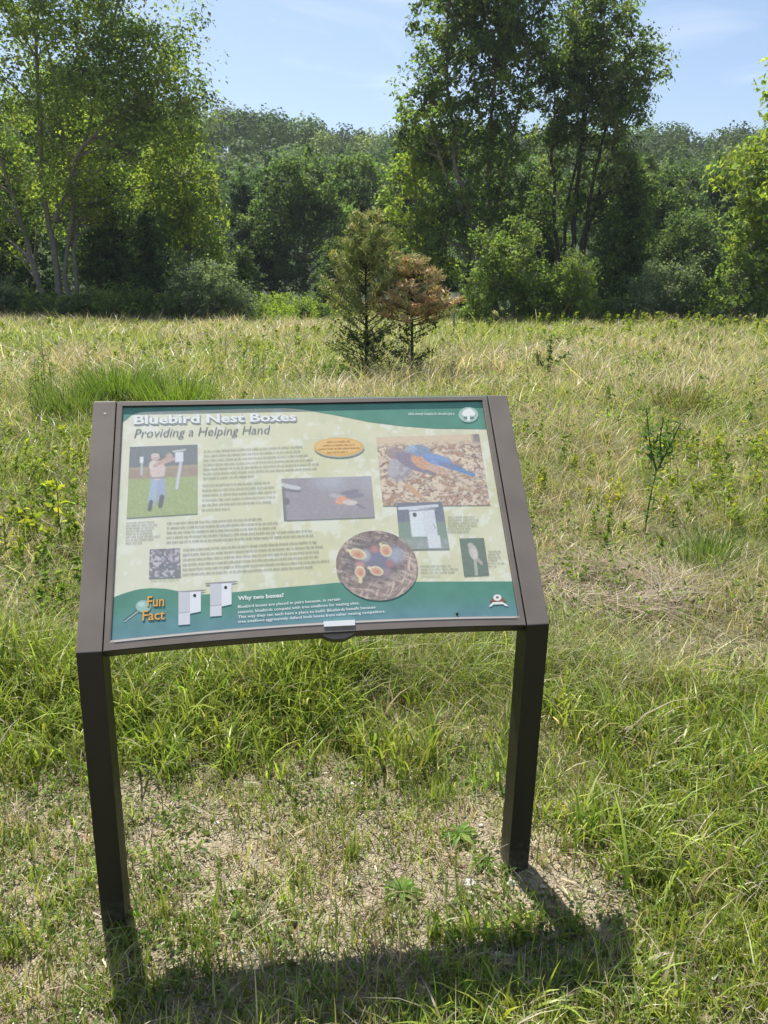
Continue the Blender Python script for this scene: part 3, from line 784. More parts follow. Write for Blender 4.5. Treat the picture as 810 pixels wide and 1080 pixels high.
# ------------------------------------------------------------------ wooded hill
def hill_forest():
    n = 800
    D = 72 + 200 * rng.random(n) ** .8; X = (rng.random(n) * 2 - 1) * (.62 * D + 8)
    x = CAM[0] + FH[0] * D + RH[0] * X; y = CAM[1] + FH[1] * D + RH[1] * X
    z = terrain(x, y)
    h = 8 + 5 * rng.random(n) ** 1.5 + 2.5 * (fbm(x * .05, y * .05, 131) - .5)
    rx = h * (.30 + .18 * rng.random(n))
    per = 430
    k = np.repeat(np.arange(n), per)
    d = rng.normal(size=(len(k), 3)); d /= np.linalg.norm(d, axis=1, keepdims=True)
    d[:, 2] = np.abs(d[:, 2]) * 1.25 - .35
    # lumpy crowns: radial lobes
    ph = rng.random((n, 3)) * 6.3
    lob = 1 + .22 * np.sin(3 * np.arctan2(d[:, 1], d[:, 0]) + ph[k, 0]) + .18 * np.sin(5 * d[:, 2] + ph[k, 1] + 2 * d[:, 0])
    rad = rng.random(len(k)) ** .18 * lob
    con = (rng.random(n) < .12)
    P = np.stack([x[k] + d[:, 0] * rad * rx[k], y[k] + d[:, 1] * rad * rx[k], z[k] + h[k] * (.62 + .36 * d[:, 2] * rad)], -1)
    cand = np.array([(.085, .135, .045), (.10, .155, .048), (.145, .195, .055), (.08, .115, .055), (.19, .23, .06)])
    bc = cand[rng.choice(5, n, p=[.3, .3, .16, .16, .08])] * np.exp(rng.normal(0, .28, (n, 1)))
    c = bc[k] * np.exp(rng.normal(0, .16, (len(k), 1)))
    V, q, c = leaves(P, (.30 + .0020 * D[k]) * (.6 + .8 * rng.random(len(k))), np.clip(c, 0, 1), .15, .75, out=d * 2.6)
    tag(link('hillside_forest', mesh_np('hillside_forest', V, q, c), leaf_mat('hill_foliage', .22, .7)), 'dense wood covering the rounded hill behind the meadow', 'forest', kind='stuff')


hill_forest()

# ------------------------------------------------------------------ young cedars in the meadow
def young_cedar(name, label, u, D, height, z0, rmax, cols, n_br, seed, lean=.0, bushy_bottom=0, prof=None, barkm=None, r0=.03, rise=.55):
    global rng
    kr = rng; rng = np.random.default_rng(seed)
    x, y = spot(u, D); zg = float(terrain(np.array(x), np.array(y)))
    root = empty(name, (x, y, zg), label, 'tree', 'young cedars in the meadow')
    tr = np.array([[0, 0, -.05], [lean * .2 + .01, 0, height * .3], [lean * .6 - .01, .01, height * .65], [lean, 0, height]])
    t = np.linspace(0, 1, 14); ii = np.minimum((t * 3).astype(int), 2); fr = (t * 3 - ii)[:, None]
    TP = tr[ii] * (1 - fr) + tr[ii + 1] * fr
    paths = [TP]; rads = [r0 * (1 - t) ** .8 + .004]
    parts = []
    for b in range(n_br):
        s = rng.random() ** .85; zz = z0 + (height - z0) * s
        a = rng.random() * 2 * PI
        R = rmax * prof(s) * (.65 + .5 * rng.random())
        base = np.array([np.interp(zz, TP[:, 2], TP[:, 0]), 0, zz])
        d = np.array([math.cos(a), math.sin(a), 0])
        tip = base + d * R + np.array([0, 0, R * (rise + .3 * rng.random())])
        path = bez(base, tip, [0, 0, -.08 * R], 6)
        paths.append(path); rads.append(np.linspace(.008, .002, 6))
        m = int(26 + 110 * R)
        tt = .25 + .75 * rng.random(m) ** .8
        P = np.stack([np.interp(tt, np.linspace(0, 1, 6), path[:, j]) for j in range(3)], -1)
        sp = rng.normal(size=(m, 3)); sp[:, 2] = np.abs(sp[:, 2]) * .6
        ax = d * .6 + sp * .8 + np.array([0, 0, .35]); ax /= np.linalg.norm(ax, axis=1, keepdims=True)
        ln = .06 + .09 * rng.random(m)
        cb = np.array(cols[rng.integers(len(cols))])
        parts.append(leaves(P + ax * ln[:, None] * .5 + rng.normal(0, .012, (m, 3)), ln, tint(cb, m, .2, .05), .1, .17, ax * 4))
    for b in range(bushy_bottom):
        a = rng.random() * 2 * PI; R = rmax * (.35 + .4 * rng.random()); zz = .12 + (z0 - .1) * rng.random()
        base = np.array([0, 0, zz]); d = np.array([math.cos(a), math.sin(a), 0])
        path = bez(base, base + d * R + np.array([0, 0, R * .5]), [0, 0, -.05 * R], 5)
        paths.append(path); rads.append(np.linspace(.007, .002, 5))
        m = 22; tt = .3 + .7 * rng.random(m)
        P = np.stack([np.interp(tt, np.linspace(0, 1, 5), path[:, j]) for j in range(3)], -1) + rng.normal(0, .03, (m, 3))
        parts.append(leaves(P, .045 + .03 * rng.random(m), tint((.13, .16, .065), m, .25), .3, .45))
    V, q = tubes(paths, rads, 5)
    link('trunk', mesh_np('cedar_trunk', V, q, smooth=True), barkm or M_BARK_D, root)
    V, q, c = join(parts)
    link('crown', mesh_np('cedar_crown', V, q, c), M_NEEDLE, root)
    rng = kr
    return root


young_cedar('young_cedar', 'small olive green cedar standing in the meadow', 386, 12.7, 2.5, .70, .92, [(.32, .34, .13), (.26, .29, .11), (.40, .38, .16), (.22, .26, .10)], 120, 5, lean=.0, bushy_bottom=60,
            prof=lambda s: .14 + .86 * np.clip(1 - s, 0, 1) ** .8 * min(1, s * 3 + .6))
young_cedar('young_cedar', 'small cedar with rusty brown dead foliage on a bare thin trunk', 433, 12.5, 1.9, .88, .66, [(.56, .40, .23), (.52, .34, .18), (.44, .38, .20), (.58, .44, .27), (.34, .33, .16), (.44, .35, .19)], 90, 6, lean=.03, bushy_bottom=30,
            prof=lambda s: (.18 + 1.0 * np.clip(1 - s, 0, 1) ** .75) * min(1, s * 6 + .7), r0=.026, rise=.12)

# ------------------------------------------------------------------ single plants
def weed(name, label, u, D, stems, leaf_n, leaf_len, col, aspect=.25, seed=0, stem_r=.006, cat='plant', spread=.06, droop=.2, t0=.15):
    global rng
    kr = rng; rng = np.random.default_rng(seed)
    x, y = spot(u, D); zg = float(terrain(np.array(x), np.array(y)))
    root = empty(name, (x, y, zg), label, cat)
    paths, rads, parts = [], [], []
    for pts, n in stems:
        P = np.array([loc3(*p) for p in pts]); k = 10
        t = np.linspace(0, len(P) - 1, k); i = np.minimum(t.astype(int), len(P) - 2); fr = (t - i)[:, None]
        Q = P[i] * (1 - fr) + P[i + 1] * fr
        paths.append(Q); rads.append(np.linspace(stem_r, stem_r * .4, k))
        tt = t0 + (1 - t0) * rng.random(n)
        S = np.stack([np.interp(tt, np.linspace(0, 1, k), Q[:, j]) for j in range(3)], -1)
        a = rng.random(n) * 2 * PI
        ax = np.stack([np.cos(a), np.sin(a), .5 - droop + rng.normal(0, .25, n)], -1); ax /= np.linalg.norm(ax, axis=1, keepdims=True)
        ln = leaf_len * (.6 + .6 * rng.random(n)) * (1.1 - .45 * tt)
        parts.append(leaves(S + ax * ln[:, None] * .5, ln, tint(col, n, .2, .06), .3, aspect, ax * 4))
    V, q = tubes(paths, rads, 5)
    link('stem', mesh_np('stem', V, q, smooth=True), M_STEM, root)
    V, q, c = join(parts); link('foliage', mesh_np('foliage', V, q, c), M_LEAF, root)
    rng = kr
    return root


weed('forked_weed', 'tall dark green forked weed standing alone in the meadow', 680, 4.6,
     [([(0, 0, 0), (.01, 0, .2), (.035, 0, .42)], 34), ([(.035, 0, .40), (-.02, 0, .55), (-.06, .02, .78)], 60), ([(.035, 0, .40), (.10, 0, .56), (.15, 0, .70)], 50), ([(.06, 0, .46), (.04, .02, .6), (.05, .02, .72)], 24)],
     150, .075, (.10, .17, .055), .26, seed=21, stem_r=.0075)
weed('leafy_sapling', 'small leafy sapling in the far meadow right of centre', 577, 12.5,
     [([(0, 0, 0), (0, 0, .4), (.02, 0, .78)], 60), ([(0, 0, .2), (.2, 0, .42), (.32, 0, .5)], 26), ([(0, 0, .2), (-.16, 0, .4), (-.2, 0, .55)], 26)],
     90, .10, (.085, .14, .045), .5, seed=22, stem_r=.012)
for (lab, u, D, sd, h, c) in [('tall upright green weed behind the upper left corner of the sign', 50, 9.5, 31, .85, (.11, .18, .04)), ('tall green weed stalk at the left beside its taller twin', 42, 8.2, 32, .72, (.09, .15, .04)),
                         ('narrow green weed stalk above the top edge of the sign', 273, 11.5, 33, .7, (.13, .20, .045))]:
    weed('tall_weed', lab, u, D, [([(0, 0, 0), (.01, 0, h * .5), (.02, .01, h)], 90), ([(.05, .03, 0), (.08, .02, h * .45), (.07, .03, h * .85)], 70), ([(-.05, .03, 0), (-.07, 0, h * .4), (-.06, .03, h * .7)], 60)],
         90, .09, c, .13, seed=sd, droop=-.5, stem_r=.006)
weed('yellow_leaved_weed', 'weed with bright yellow green leaves near the left edge', 66, 4.15,
     [([(0, 0, 0), (0, 0, .2), (.01, 0, .42)], 26), ([(-.10, 0, 0), (-.13, 0, .12), (-.15, 0, .27)], 18)], 44, .12, (.34, .36, .05), .28, seed=34, stem_r=.005, droop=.3)
weed('yellow_leaved_weed', 'low yellowing weed at the left edge of the picture', 8, 4.0,
     [([(0, 0, 0), (0, 0, .12), (.01, 0, .26)], 20)], 30, .11, (.36, .34, .05), .28, seed=35, stem_r=.005, droop=.4)


def grass_clump(label, u, D, n, h, rad, col, seed, w=.008):
    global rng
    kr = rng; rng = np.random.default_rng(seed)
    x, y = spot(u, D); zg = float(terrain(np.array(x), np.array(y)))
    a = rng.random(n) * 2 * PI; r = rad * rng.random(n) ** .7
    P = np.stack([np.cos(a) * r, np.sin(a) * r * .7, 0 * a - .02], -1)
    V, q, c = blades(P, h * (.55 + .5 * rng.random(n)), w * (.6 + .8 * rng.random(n)), a + rng.normal(0, .5, n), .1 + .5 * rng.random(n), a + PI / 2 + rng.normal(0, .6, n), tint(col, n, .25, .06), 4, droop=.4)
    o = link('grass_clump', mesh_np('grass_clump', V, q, c), M_GRASS, None, (x, y, zg))
    tag(o, label, 'grass clump', 'tall grass clumps behind the sign')
    rng = kr


grass_clump('dense tall dark green grass clump behind the upper left of the sign', 128, 8.6, 1100, .74, .42, (.13, .21, .04), 51, .012)
grass_clump('bright green grass clump just above the left half of the sign', 190, 8.2, 950, .66, .38, (.16, .24, .045), 52, .012)
grass_clump('green grass clump left of the two grass clumps above the sign', 78, 8.0, 650, .6, .34, (.14, .2, .05), 53, .011)
grass_clump('arching reddish green grass clump in the meadow behind the forked weed', 715, 8.6, 420, .55, .28, (.16, .17, .055), 54, .012)
grass_clump('coarse green grass clump at the right near the hay patch', 745, 4.0, 260, .28, .2, (.13, .2, .05), 55, .007)


def rosette(label, u, v, size, seed):
    global rng
    kr = rng; rng = np.random.default_rng(seed)
    d = ray(u, v); p = CAM + d * (-CAM[2] / d[2])
    zg = float(terrain(np.array(p[0]), np.array(p[1])))
    mb = MB()
    n = 13
    for i in range(n):
        a = i * 2.4 + rng.normal(0, .15); L = size * (.6 + .5 * rng.random()); w = L * .11
        dx, dy = math.cos(a), math.sin(a); c = tint((.25, .33, .11), 1, .18)[0]
        prev = None
        for k in range(7):
            t = k / 6; ww = w * (math.sin(PI * min(1, t * .9 + .08)) + .15) * (1 + .35 * (k % 2)); zz = .012 + L * (.45 * t - .5 * t * t)
            l = (dx * L * t - dy * ww, dy * L * t + dx * ww, zz + .006); m_ = (dx * L * t, dy * L * t, zz); r = (dx * L * t + dy * ww, dy * L * t - dx * ww, zz + .006)
            if prev:
                mb.poly([prev[0], prev[1], m_, l], c); mb.poly([prev[1], prev[2], r, m_], c)
            prev = (l, m_, r)
    o = mb.build('rosette_weed', M_LEAF, colored=True); o.location = (p[0], p[1], zg)
    tag(o, label, 'plant', 'flat rosette weeds on the bare soil')
    rng = kr


rosette('flat leafy rosette weed on bare soil near the right leg', 484, 884, .055, 61)
rosette('flat leafy rosette weed on bare soil just above the sign shadow', 424, 946, .055, 62)
rosette('small pale rosette weed nearest the foot of the right leg', 508, 912, .035, 63)


# pebbles, small clods
def pebbles():
    mb = MB()
    ico = bmesh.new(); bmesh.ops.create_icosphere(ico, subdivisions=1, radius=1)
    iv = np.array([v.co[:] for v in ico.verts]); jf = np.array([[v.index for v in f.verts] for f in ico.faces]); ico.free()
    Vs, Qs, Cs = [], [], []; n = 0
    x, y, D, X = scatter(1.0, 2.6, 900, half=.6, power=1, near=.3)
    keep = fbm(x * 2.2, y * 2.2, 31) > .45; x, y = x[keep], y[keep]
    P = P3(x, y)
    for p in P:
        s = .0025 + .008 * rng.random() ** 3
        v = iv * (1 + rng.normal(0, .15, (12, 1))) * s * np.array([1.2, 1, .6]) + p + np.array([0, 0, s * .2])
        Vs.append(v); Qs.append(jf + n); n += 12
        c = tint([(.40, .33, .25), (.2, .15, .11), (.5, .46, .4)][rng.integers(3)], 1, .2)[0]; Cs.append(np.tile(c, (12, 1)))
    tag(link('soil_clods', mesh_np('soil_clods', np.concatenate(Vs), np.concatenate(Qs), np.concatenate(Cs)), plain('clods', (.3, .25, .2), .95, .1, attr=True)), 'loose crumbs of soil and grit on the bare patch', 'soil', kind='stuff')


pebbles()


# small pale rocks/bits by right leg and dead hay heap
def lump(name, label, u, v, size, col, cat, flat=.5, seed=1):
    d = ray(u, v); p = CAM + d * (-CAM[2] / d[2])
    bm = bmesh.new(); bmesh.ops.create_icosphere(bm, subdivisions=3, radius=1)
    r = random.Random(seed); ph = [r.random() * 6 for _ in range(6)]
    for q in bm.verts:
        c = q.co; k = 1 + .18 * math.sin(3 * c.x + ph[0]) + .15 * math.sin(4 * c.y + ph[1]) + .12 * math.sin(5 * c.z + ph[2]) + .06 * math.sin(9 * c.x + 7 * c.y + ph[3])
        q.co = Vector((c.x * k * size, c.y * k * size * .8, c.z * k * size * flat))
    me = bpy.data.meshes.new(name); bm.to_mesh(me); bm.free()
    o = link(name, me, plain(name, col, .9, .2, noise=.3, nscale=60, bump=.5)); o.location = (p[0], p[1], float(terrain(np.array(p[0]), np.array(p[1]))) + size * flat * .3)
    tag(o, label, cat)


lump('stone', 'small white stone at the foot of the right leg', 539, 933, .012, (.62, .6, .55), 'stone', .6, 3)
lump('stone', 'pale flat stone in the soil just left of the right leg', 496, 932, .017, (.42, .40, .38), 'stone', .35, 5)
lump('stone', 'small grey stone in the soil at the left of the left leg', 55, 925, .014, (.45, .43, .41), 'stone', .4, 8)


def hay():
    c = at(640, 622, 1); d = ray(638, 625); p = CAM + d * (-CAM[2] / d[2])
    n = 2600
    a = rng.random(n) * 2 * PI; r = .34 * np.sqrt(rng.random(n))
    x = p[0] + np.cos(a) * r * 1.2; y = p[1] + np.sin(a) * r * .9
    az = a + PI / 2 + rng.normal(0, .9, n)
    col, _ = pick([(.48, .42, .33), (.36, .30, .23), (.18, .14, .10)], [.5, .35, .2], n, .2)
    col = np.where((r < .13)[:, None] & (rng.random((n, 1)) < .75), np.array([.05, .038, .03]), col)
    V, q, cc = blades(P3(x, y, .0 + .0 * x), (.05 + .14 * rng.random(n)) * (.35 + .65 * sstep(.08, .24, r)), .0045 + 0 * x, az, 1.6 + 1.6 * rng.random(n), az + PI / 2, col, 4, droop=.9)
    o = link('hay_clump', mesh_np('hay_clump', V, q, cc), M_GRASS)
    tag(o, 'matted grey brown dead hay lying right of the sign', 'dead grass')


hay()

# ------------------------------------------------------------------ nest box far behind
def nest_box():
    D = 25; x, y = spot(479, D); zg = float(terrain(np.array(x), np.array(y))); zc = zat(479, 314, D) - zg
    root = empty('nest_box', (x, y, zg), 'small whitish nest box on a post beside the browned cedar', 'nest box')
    def box(c, s):
        mb = MB(); cx, cy, cz = c; a, b, e = s[0] / 2, s[1] / 2, s[2] / 2
        v = [(cx + i * a, cy + j * b, cz + k * e) for i in (-1, 1) for j in (-1, 1) for k in (-1, 1)]
        for f in ((0, 1, 3, 2), (4, 6, 7, 5), (0, 4, 5, 1), (2, 3, 7, 6), (0, 2, 6, 4), (1, 5, 7, 3)): mb.poly([v[i] for i in f])
        return mb
    w = plain('weathered_white', (.62, .56, .55), .8, .3, noise=.2, nscale=12)
    box((0, 0, zc), (.24, .19, .28)).build('box', w, root, .004)
    rf = box((0, -.03, zc + .152), (.34, .29, .024)).build('roof', plain('grey_roof', (.3, .28, .27), .8), root, .003)
    box((.0, .10, zc * .5 - .1), (.05, .03, zc + .2)).build('post', plain('post_wood', (.22, .19, .16), .9), root, .002)
    mb = MB(); mb.poly([(.02 * math.cos(t), -.0975, zc + .05 + .02 * math.sin(t)) for t in np.linspace(0, 2 * PI, 17)[:-1]])
    mb.build('entrance_hole', plain('hole', (.01, .01, .01), .9), root)


nest_box()

# ------------------------------------------------------------------ the sign
W, SH, TT, SL, AW, GAP, GB = 1.04, .6919, math.radians(49.762), .6204, .0531, .0163, .0236
PROLL = .0037
ct, st = math.cos(TT), math.sin(TT)
NRM = np.array([0, -st, ct])
RECESS = .0055


def pp(a, b, c=0.0):
    """point on the sign face: a across, b up the slope, c above the face"""
    return np.array([a, b * ct, SH + b * st + a * PROLL]) + c * NRM


_o = pp(0, 0, -RECESS); _pn = np.cross(pp(1, 0) - pp(0, 0), pp(0, 1) - pp(0, 0)); _pn /= np.linalg.norm(_pn)


def px(u, v):
    """(a, b) on the printed face for photo pixel u, v"""
    d = ray(u, v); t = ((_o - CAM) @ _pn) / (d @ _pn); p = CAM + d * t
    rel = p - _o; a = rel[0]; b = rel[1] * ct + (rel[2] - a * PROLL) * st
    return a, b


AI = W / 2 - AW - GAP       # half width of the visible print
BI0, BI1 = GB, SL - GAP


def bow(a): return .012 * (1 - (a / AI) ** 2)


def bronze():
    """dark bronze coating; upward faces coloured paler to imitate the light they catch"""
    m = plain('bronze_paint', (.024, .021, .014), .5, .3, noise=.10, nscale=30, bump=.10)
    nt = m.node_tree; p = [n for n in nt.nodes if n.type == 'BSDF_PRINCIPLED'][0]
    src = p.inputs['Base Color'].links[0].from_socket
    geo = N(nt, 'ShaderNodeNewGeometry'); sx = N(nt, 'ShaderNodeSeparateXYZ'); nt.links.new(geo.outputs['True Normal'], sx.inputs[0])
    mr = N(nt, 'ShaderNodeMapRange'); mr.inputs['From Min'].default_value = .25; mr.inputs['From Max'].default_value = .5  # mask of upward normals: brightness from above put into the base colour
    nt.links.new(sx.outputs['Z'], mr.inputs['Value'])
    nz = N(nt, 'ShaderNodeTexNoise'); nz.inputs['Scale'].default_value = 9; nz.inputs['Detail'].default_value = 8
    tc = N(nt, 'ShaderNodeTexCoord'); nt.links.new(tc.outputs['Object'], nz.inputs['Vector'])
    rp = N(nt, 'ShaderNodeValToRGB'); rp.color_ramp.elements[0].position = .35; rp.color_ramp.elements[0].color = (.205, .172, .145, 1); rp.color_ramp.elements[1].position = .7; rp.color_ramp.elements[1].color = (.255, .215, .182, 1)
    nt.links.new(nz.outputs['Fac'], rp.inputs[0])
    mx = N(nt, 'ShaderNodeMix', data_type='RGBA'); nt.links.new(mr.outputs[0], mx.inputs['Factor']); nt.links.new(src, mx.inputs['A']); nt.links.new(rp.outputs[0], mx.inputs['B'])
    sz = N(nt, 'ShaderNodeSeparateXYZ'); nt.links.new(geo.outputs['Position'], sz.inputs[0])
    ns = N(nt, 'ShaderNodeTexNoise'); ns.inputs['Scale'].default_value = 60; ns.inputs['Detail'].default_value = 6; nt.links.new(tc.outputs['Object'], ns.inputs['Vector'])
    md = N(nt, 'ShaderNodeMath', operation='MULTIPLY_ADD'); md.inputs[1].default_value = .22; nt.links.new(ns.outputs['Fac'], md.inputs[0]); nt.links.new(sz.outputs['Z'], md.inputs[2])
    dm = N(nt, 'ShaderNodeMapRange'); dm.inputs['From Min'].default_value = .10; dm.inputs['From Max'].default_value = .19; dm.inputs['To Min'].default_value = .55; dm.inputs['To Max'].default_value = 0
    nt.links.new(md.outputs[0], dm.inputs['Value'])
    m2 = N(nt, 'ShaderNodeMix', data_type='RGBA'); m2.inputs['B'].default_value = (.17, .14, .10, 1); nt.links.new(dm.outputs[0], m2.inputs['Factor']); nt.links.new(mx.outputs['Result'], m2.inputs['A'])
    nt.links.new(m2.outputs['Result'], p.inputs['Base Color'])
    return m


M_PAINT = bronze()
sign = empty('information_sign', (0, 0, 0), 'angled information sign about bluebird nest boxes on two dark brown metal posts', 'sign')


def post(sgn):
    x0 = sgn * W / 2; x1 = x0 - sgn * AW
    bx, by = ((-.5233, -.0215) if sgn < 0 else (.5171, .0158))
    sh = np.array([bx - x0, by, 0]); dl = .0697; dA = .062
    zr = x0 * PROLL; h = SH + zr
    gp = .16
    prof = [('b', 0, -gp), ('t', 0, h), ('t', SL * ct, h + SL * st), ('t', SL * ct + st * dA, h + SL * st - ct * dA)]
    s = (dl - st * dA) / ct
    prof.append(('t', dl, h - ct * dA + s * st)); prof.append(('b', dl, -gp))
    ring = []
    for xx in (x0, x1):
        r = []
        for k, y, z in prof:
            p = np.array([xx, y, z])
            if k == 'b': p = p + sh * (1 + gp / h)
            r.append(p)
        ring.append(r)
    mb = MB(); n = len(prof)
    for i in range(n):
        j = (i + 1) % n
        mb.poly([ring[0][i], ring[0][j], ring[1][j], ring[1][i]])
    # concave side profile split into leg and arm
    for r in ring:
        mb.poly([r[0], r[1], r[4], r[5]]); mb.poly([r[1], r[2], r[3], r[4]])
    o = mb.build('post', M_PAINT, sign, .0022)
    return o


posts = [post(-1), post(1)]
# rivet on the left arm
a_, b_ = px(111.3, 437.5)
mb = MB(); c0 = pp(a_, b_, .0012)
for r_, z_ in ((.0030, .0005),):
    mb.poly([pp(a_ + r_ * math.cos(t), b_ + r_ * math.sin(t), z_) for t in np.linspace(0, 2 * PI, 13)[:-1]])
mb.build('rivet', plain('bare_metal', (.6, .58, .55), .4, .5), posts[0])


def frame():
    # four mitred rails: outer edge, lip, inner wall, outer wall
    AO = W / 2 - AW - .0022
    n = 28
    M = MB()
    def outer(side, t):
        if side == 0: return (-AO + 2 * AO * t, -.001 + bow(AI * (2 * t - 1)) * .9)
        if side == 1: return (AO, -.001 + (SL + .0) * t)
        if side == 2: return (AO - 2 * AO * t, SL - .001)
        return (-AO, SL - .001 - SL * t)
    def inner(side, t):
        if side == 0: return (-AI + 2 * AI * t, BI0 + bow(AI * (2 * t - 1)))
        if side == 1: return (AI, BI0 + (BI1 - BI0) * t)
        if side == 2: return (AI - 2 * AI * t, BI1)
        return (-AI, BI1 - (BI1 - BI0) * t)
    rails = []
    for side in range(4):
        M = MB(); k = n if side in (0, 2) else 4
        sec = []
        for i in range(k + 1):
            t = i / k; o, q = outer(side, t), inner(side, t)
            def mix(f, c): return pp(o[0] + (q[0] - o[0]) * f, o[1] + (q[1] - o[1]) * f, c)
            sec.append([mix(0, -.042), mix(0, -.0018), mix(.10, -.0006), mix(.82, -.0006), mix(1, -.0022), mix(1, -.016), mix(1, -.042)])
        for i in range(k):
            for j in range(6):
                M.poly([sec[i][j], sec[i][j + 1], sec[i + 1][j + 1], sec[i + 1][j]])
            M.poly([sec[i][6], sec[i][0], sec[i + 1][0], sec[i + 1][6]])
        rails.append(M)
    for M, nm in zip(rails, ('rail', 'rail', 'rail', 'rail')):
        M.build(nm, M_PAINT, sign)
    # thin bright inner edge of the lower rail, a bare metal strip
    M = MB()
    for i in range(n):
        A = [-AI * .985 + 2 * AI * .985 * (i + j) / n for j in (0, 1)]
        M.poly([pp(A[0], BI0 + bow(A[0]) - .0055, .0002), pp(A[1], BI0 + bow(A[1]) - .0055, .0002), pp(A[1], BI0 + bow(A[1]) - .0018, -.0004), pp(A[0], BI0 + bow(A[0]) - .0018, -.0004)])
    M.build('edge_strip', plain('worn_edge', (.42, .40, .38), .4, .6), sign)


frame()
# backing panel
M_PRINT = plain('faded_print', (.8, .8, .8), .42, .5, attr=True, coat=.25)


def put(P, c):  # print layer
    return pp(P[0], P[1], -RECESS + c)


def paint_panel():
    nx, ny = 220, 150
    a = np.linspace(-AI - .012, AI + .012, nx); b = np.linspace(BI0 - .012, BI1 + .012, ny)
    A, B = np.meshgrid(a, b)
    V = np.array([0, 0, SH]) + A[..., None] * np.array([1, 0, PROLL]) + B[..., None] * np.array([0, ct, st]) - RECESS * NRM
    i = np.arange(ny - 1)[:, None] * nx; j = np.arange(nx - 1)[None, :]
    q = np.stack([i + j, i + j + 1, i + nx + j + 1, i + nx + j], -1).reshape(-1, 4)
    cream = np.array([.68, .655, .40]); pale = np.array([.77, .745, .55]); grn = np.array([.50, .56, .36])
    f = fbm(A * 9, B * 9, 201)[..., None]; g = fbm(A * 30, B * 30, 203)[..., None]; s = (sstep(.60, .68, fbm(A * 26, B * 26, 207)) + sstep(.66, .70, fbm(A * 75, B * 75, 209)))[..., None].clip(0, 1)
    c = cream * (1 - f) + pale * f; c = c * (1 - .28 * sstep(.5, .75, g)) + grn * .28 * sstep(.5, .75, g); c = c * (1 - s * .4) + np.array([.9, .92, .86]) * s * .4
    lf = sstep(-.05, -.40, A)[..., None]; c = c * (1 - .35 * lf) + np.array([.80, .81, .73]) * .35 * lf
    V = V.reshape(-1, 3); c = c.reshape(-1, 3)
    # closed back, 4 mm thick
    Vb = V[[0, nx - 1, nx * ny - 1, nx * (ny - 1)]] - .004 * NRM
    base = len(V)
    qq = [q, np.array([[base + 3, base + 2, base + 1, base]])]
    V = np.concatenate([V, Vb]); c = np.concatenate([c, np.full((4, 3), .05)])
    return link('panel', mesh_np('panel', V, qq, c), M_PRINT, sign)


panel = paint_panel()


def band(name, top, bot, c, layer=.0003):
    """strip between two polylines of photo pixels with a mottled teal print"""
    T = [px(*p) for p in top]; Bq = [px(*p) for p in bot]
    n = 90; k = 14
    def samp(L, n):
        L = np.array(L); x = np.linspace(L[0, 0], L[-1, 0], n); return np.stack([x, np.interp(x, L[:, 0], L[:, 1])], -1)
    tt, bb = samp(T, n), samp(Bq, n)
    V, C_ = [], []
    for r in range(k + 1):
        f = r / k
        P = tt * (1 - f) + bb * f
        V.append(np.array([0, 0, SH]) + P[:, :1] * np.array([1, 0, PROLL]) + P[:, 1:] * np.array([0, ct, st]) + (layer - RECESS) * NRM)
        m = fbm(P[:, 0] * 40, P[:, 1] * 40, 211)[:, None]
        C_.append(c(f, P) * (.85 + .3 * m))
    V = np.concatenate(V); C_ = np.clip(np.concatenate(C_), 0, 1)
    i = np.arange(k)[:, None] * n; j = np.arange(n - 1)[None, :]
    q = np.stack([i + j, i + n + j, i + n + j + 1, i + j + 1], -1).reshape(-1, 4)
    return link(name, mesh_np(name, V, q, C_), M_PRINT, panel)


TEAL = np.array([.11, .28, .20]); TEALD = np.array([.05, .20, .155]); BLU = np.array([.14, .28, .30])
band('green_header', [(124, 424), (300, 420), (515, 417)], [(124, 446), (131, 445), (138, 438), (150, 434.5), (250, 431.5), (300, 430.5), (320, 432), (355, 438), (389, 445), (424, 449.4), (458, 452), (520, 452.7)],
     lambda f, P: TEAL * 1.1 + 0 * P[:, :1])
band('green_footer', [(110, 634), (120, 630), (130, 626), (145, 621.6), (160, 620.3), (175, 621), (188, 623.5), (200, 626), (213, 627), (230, 626.2), (250, 624.3), (290, 620.3), (337, 616.4), (356, 614.5), (460, 613.4), (550, 613.2)],
     [(114, 677.5), (200, 669), (330, 660.5), (450, 655), (549, 651.5)], lambda f, P: (TEAL * (1 - sstep(.25, .95, f + .25 * fbm(P[:, 0] * 12, P[:, 1] * 12, 5)[:, None] - .1)) + BLU * sstep(.25, .95, f + .25 * fbm(P[:, 0] * 12, P[:, 1] * 12, 5)[:, None] - .1)) * 1.05)


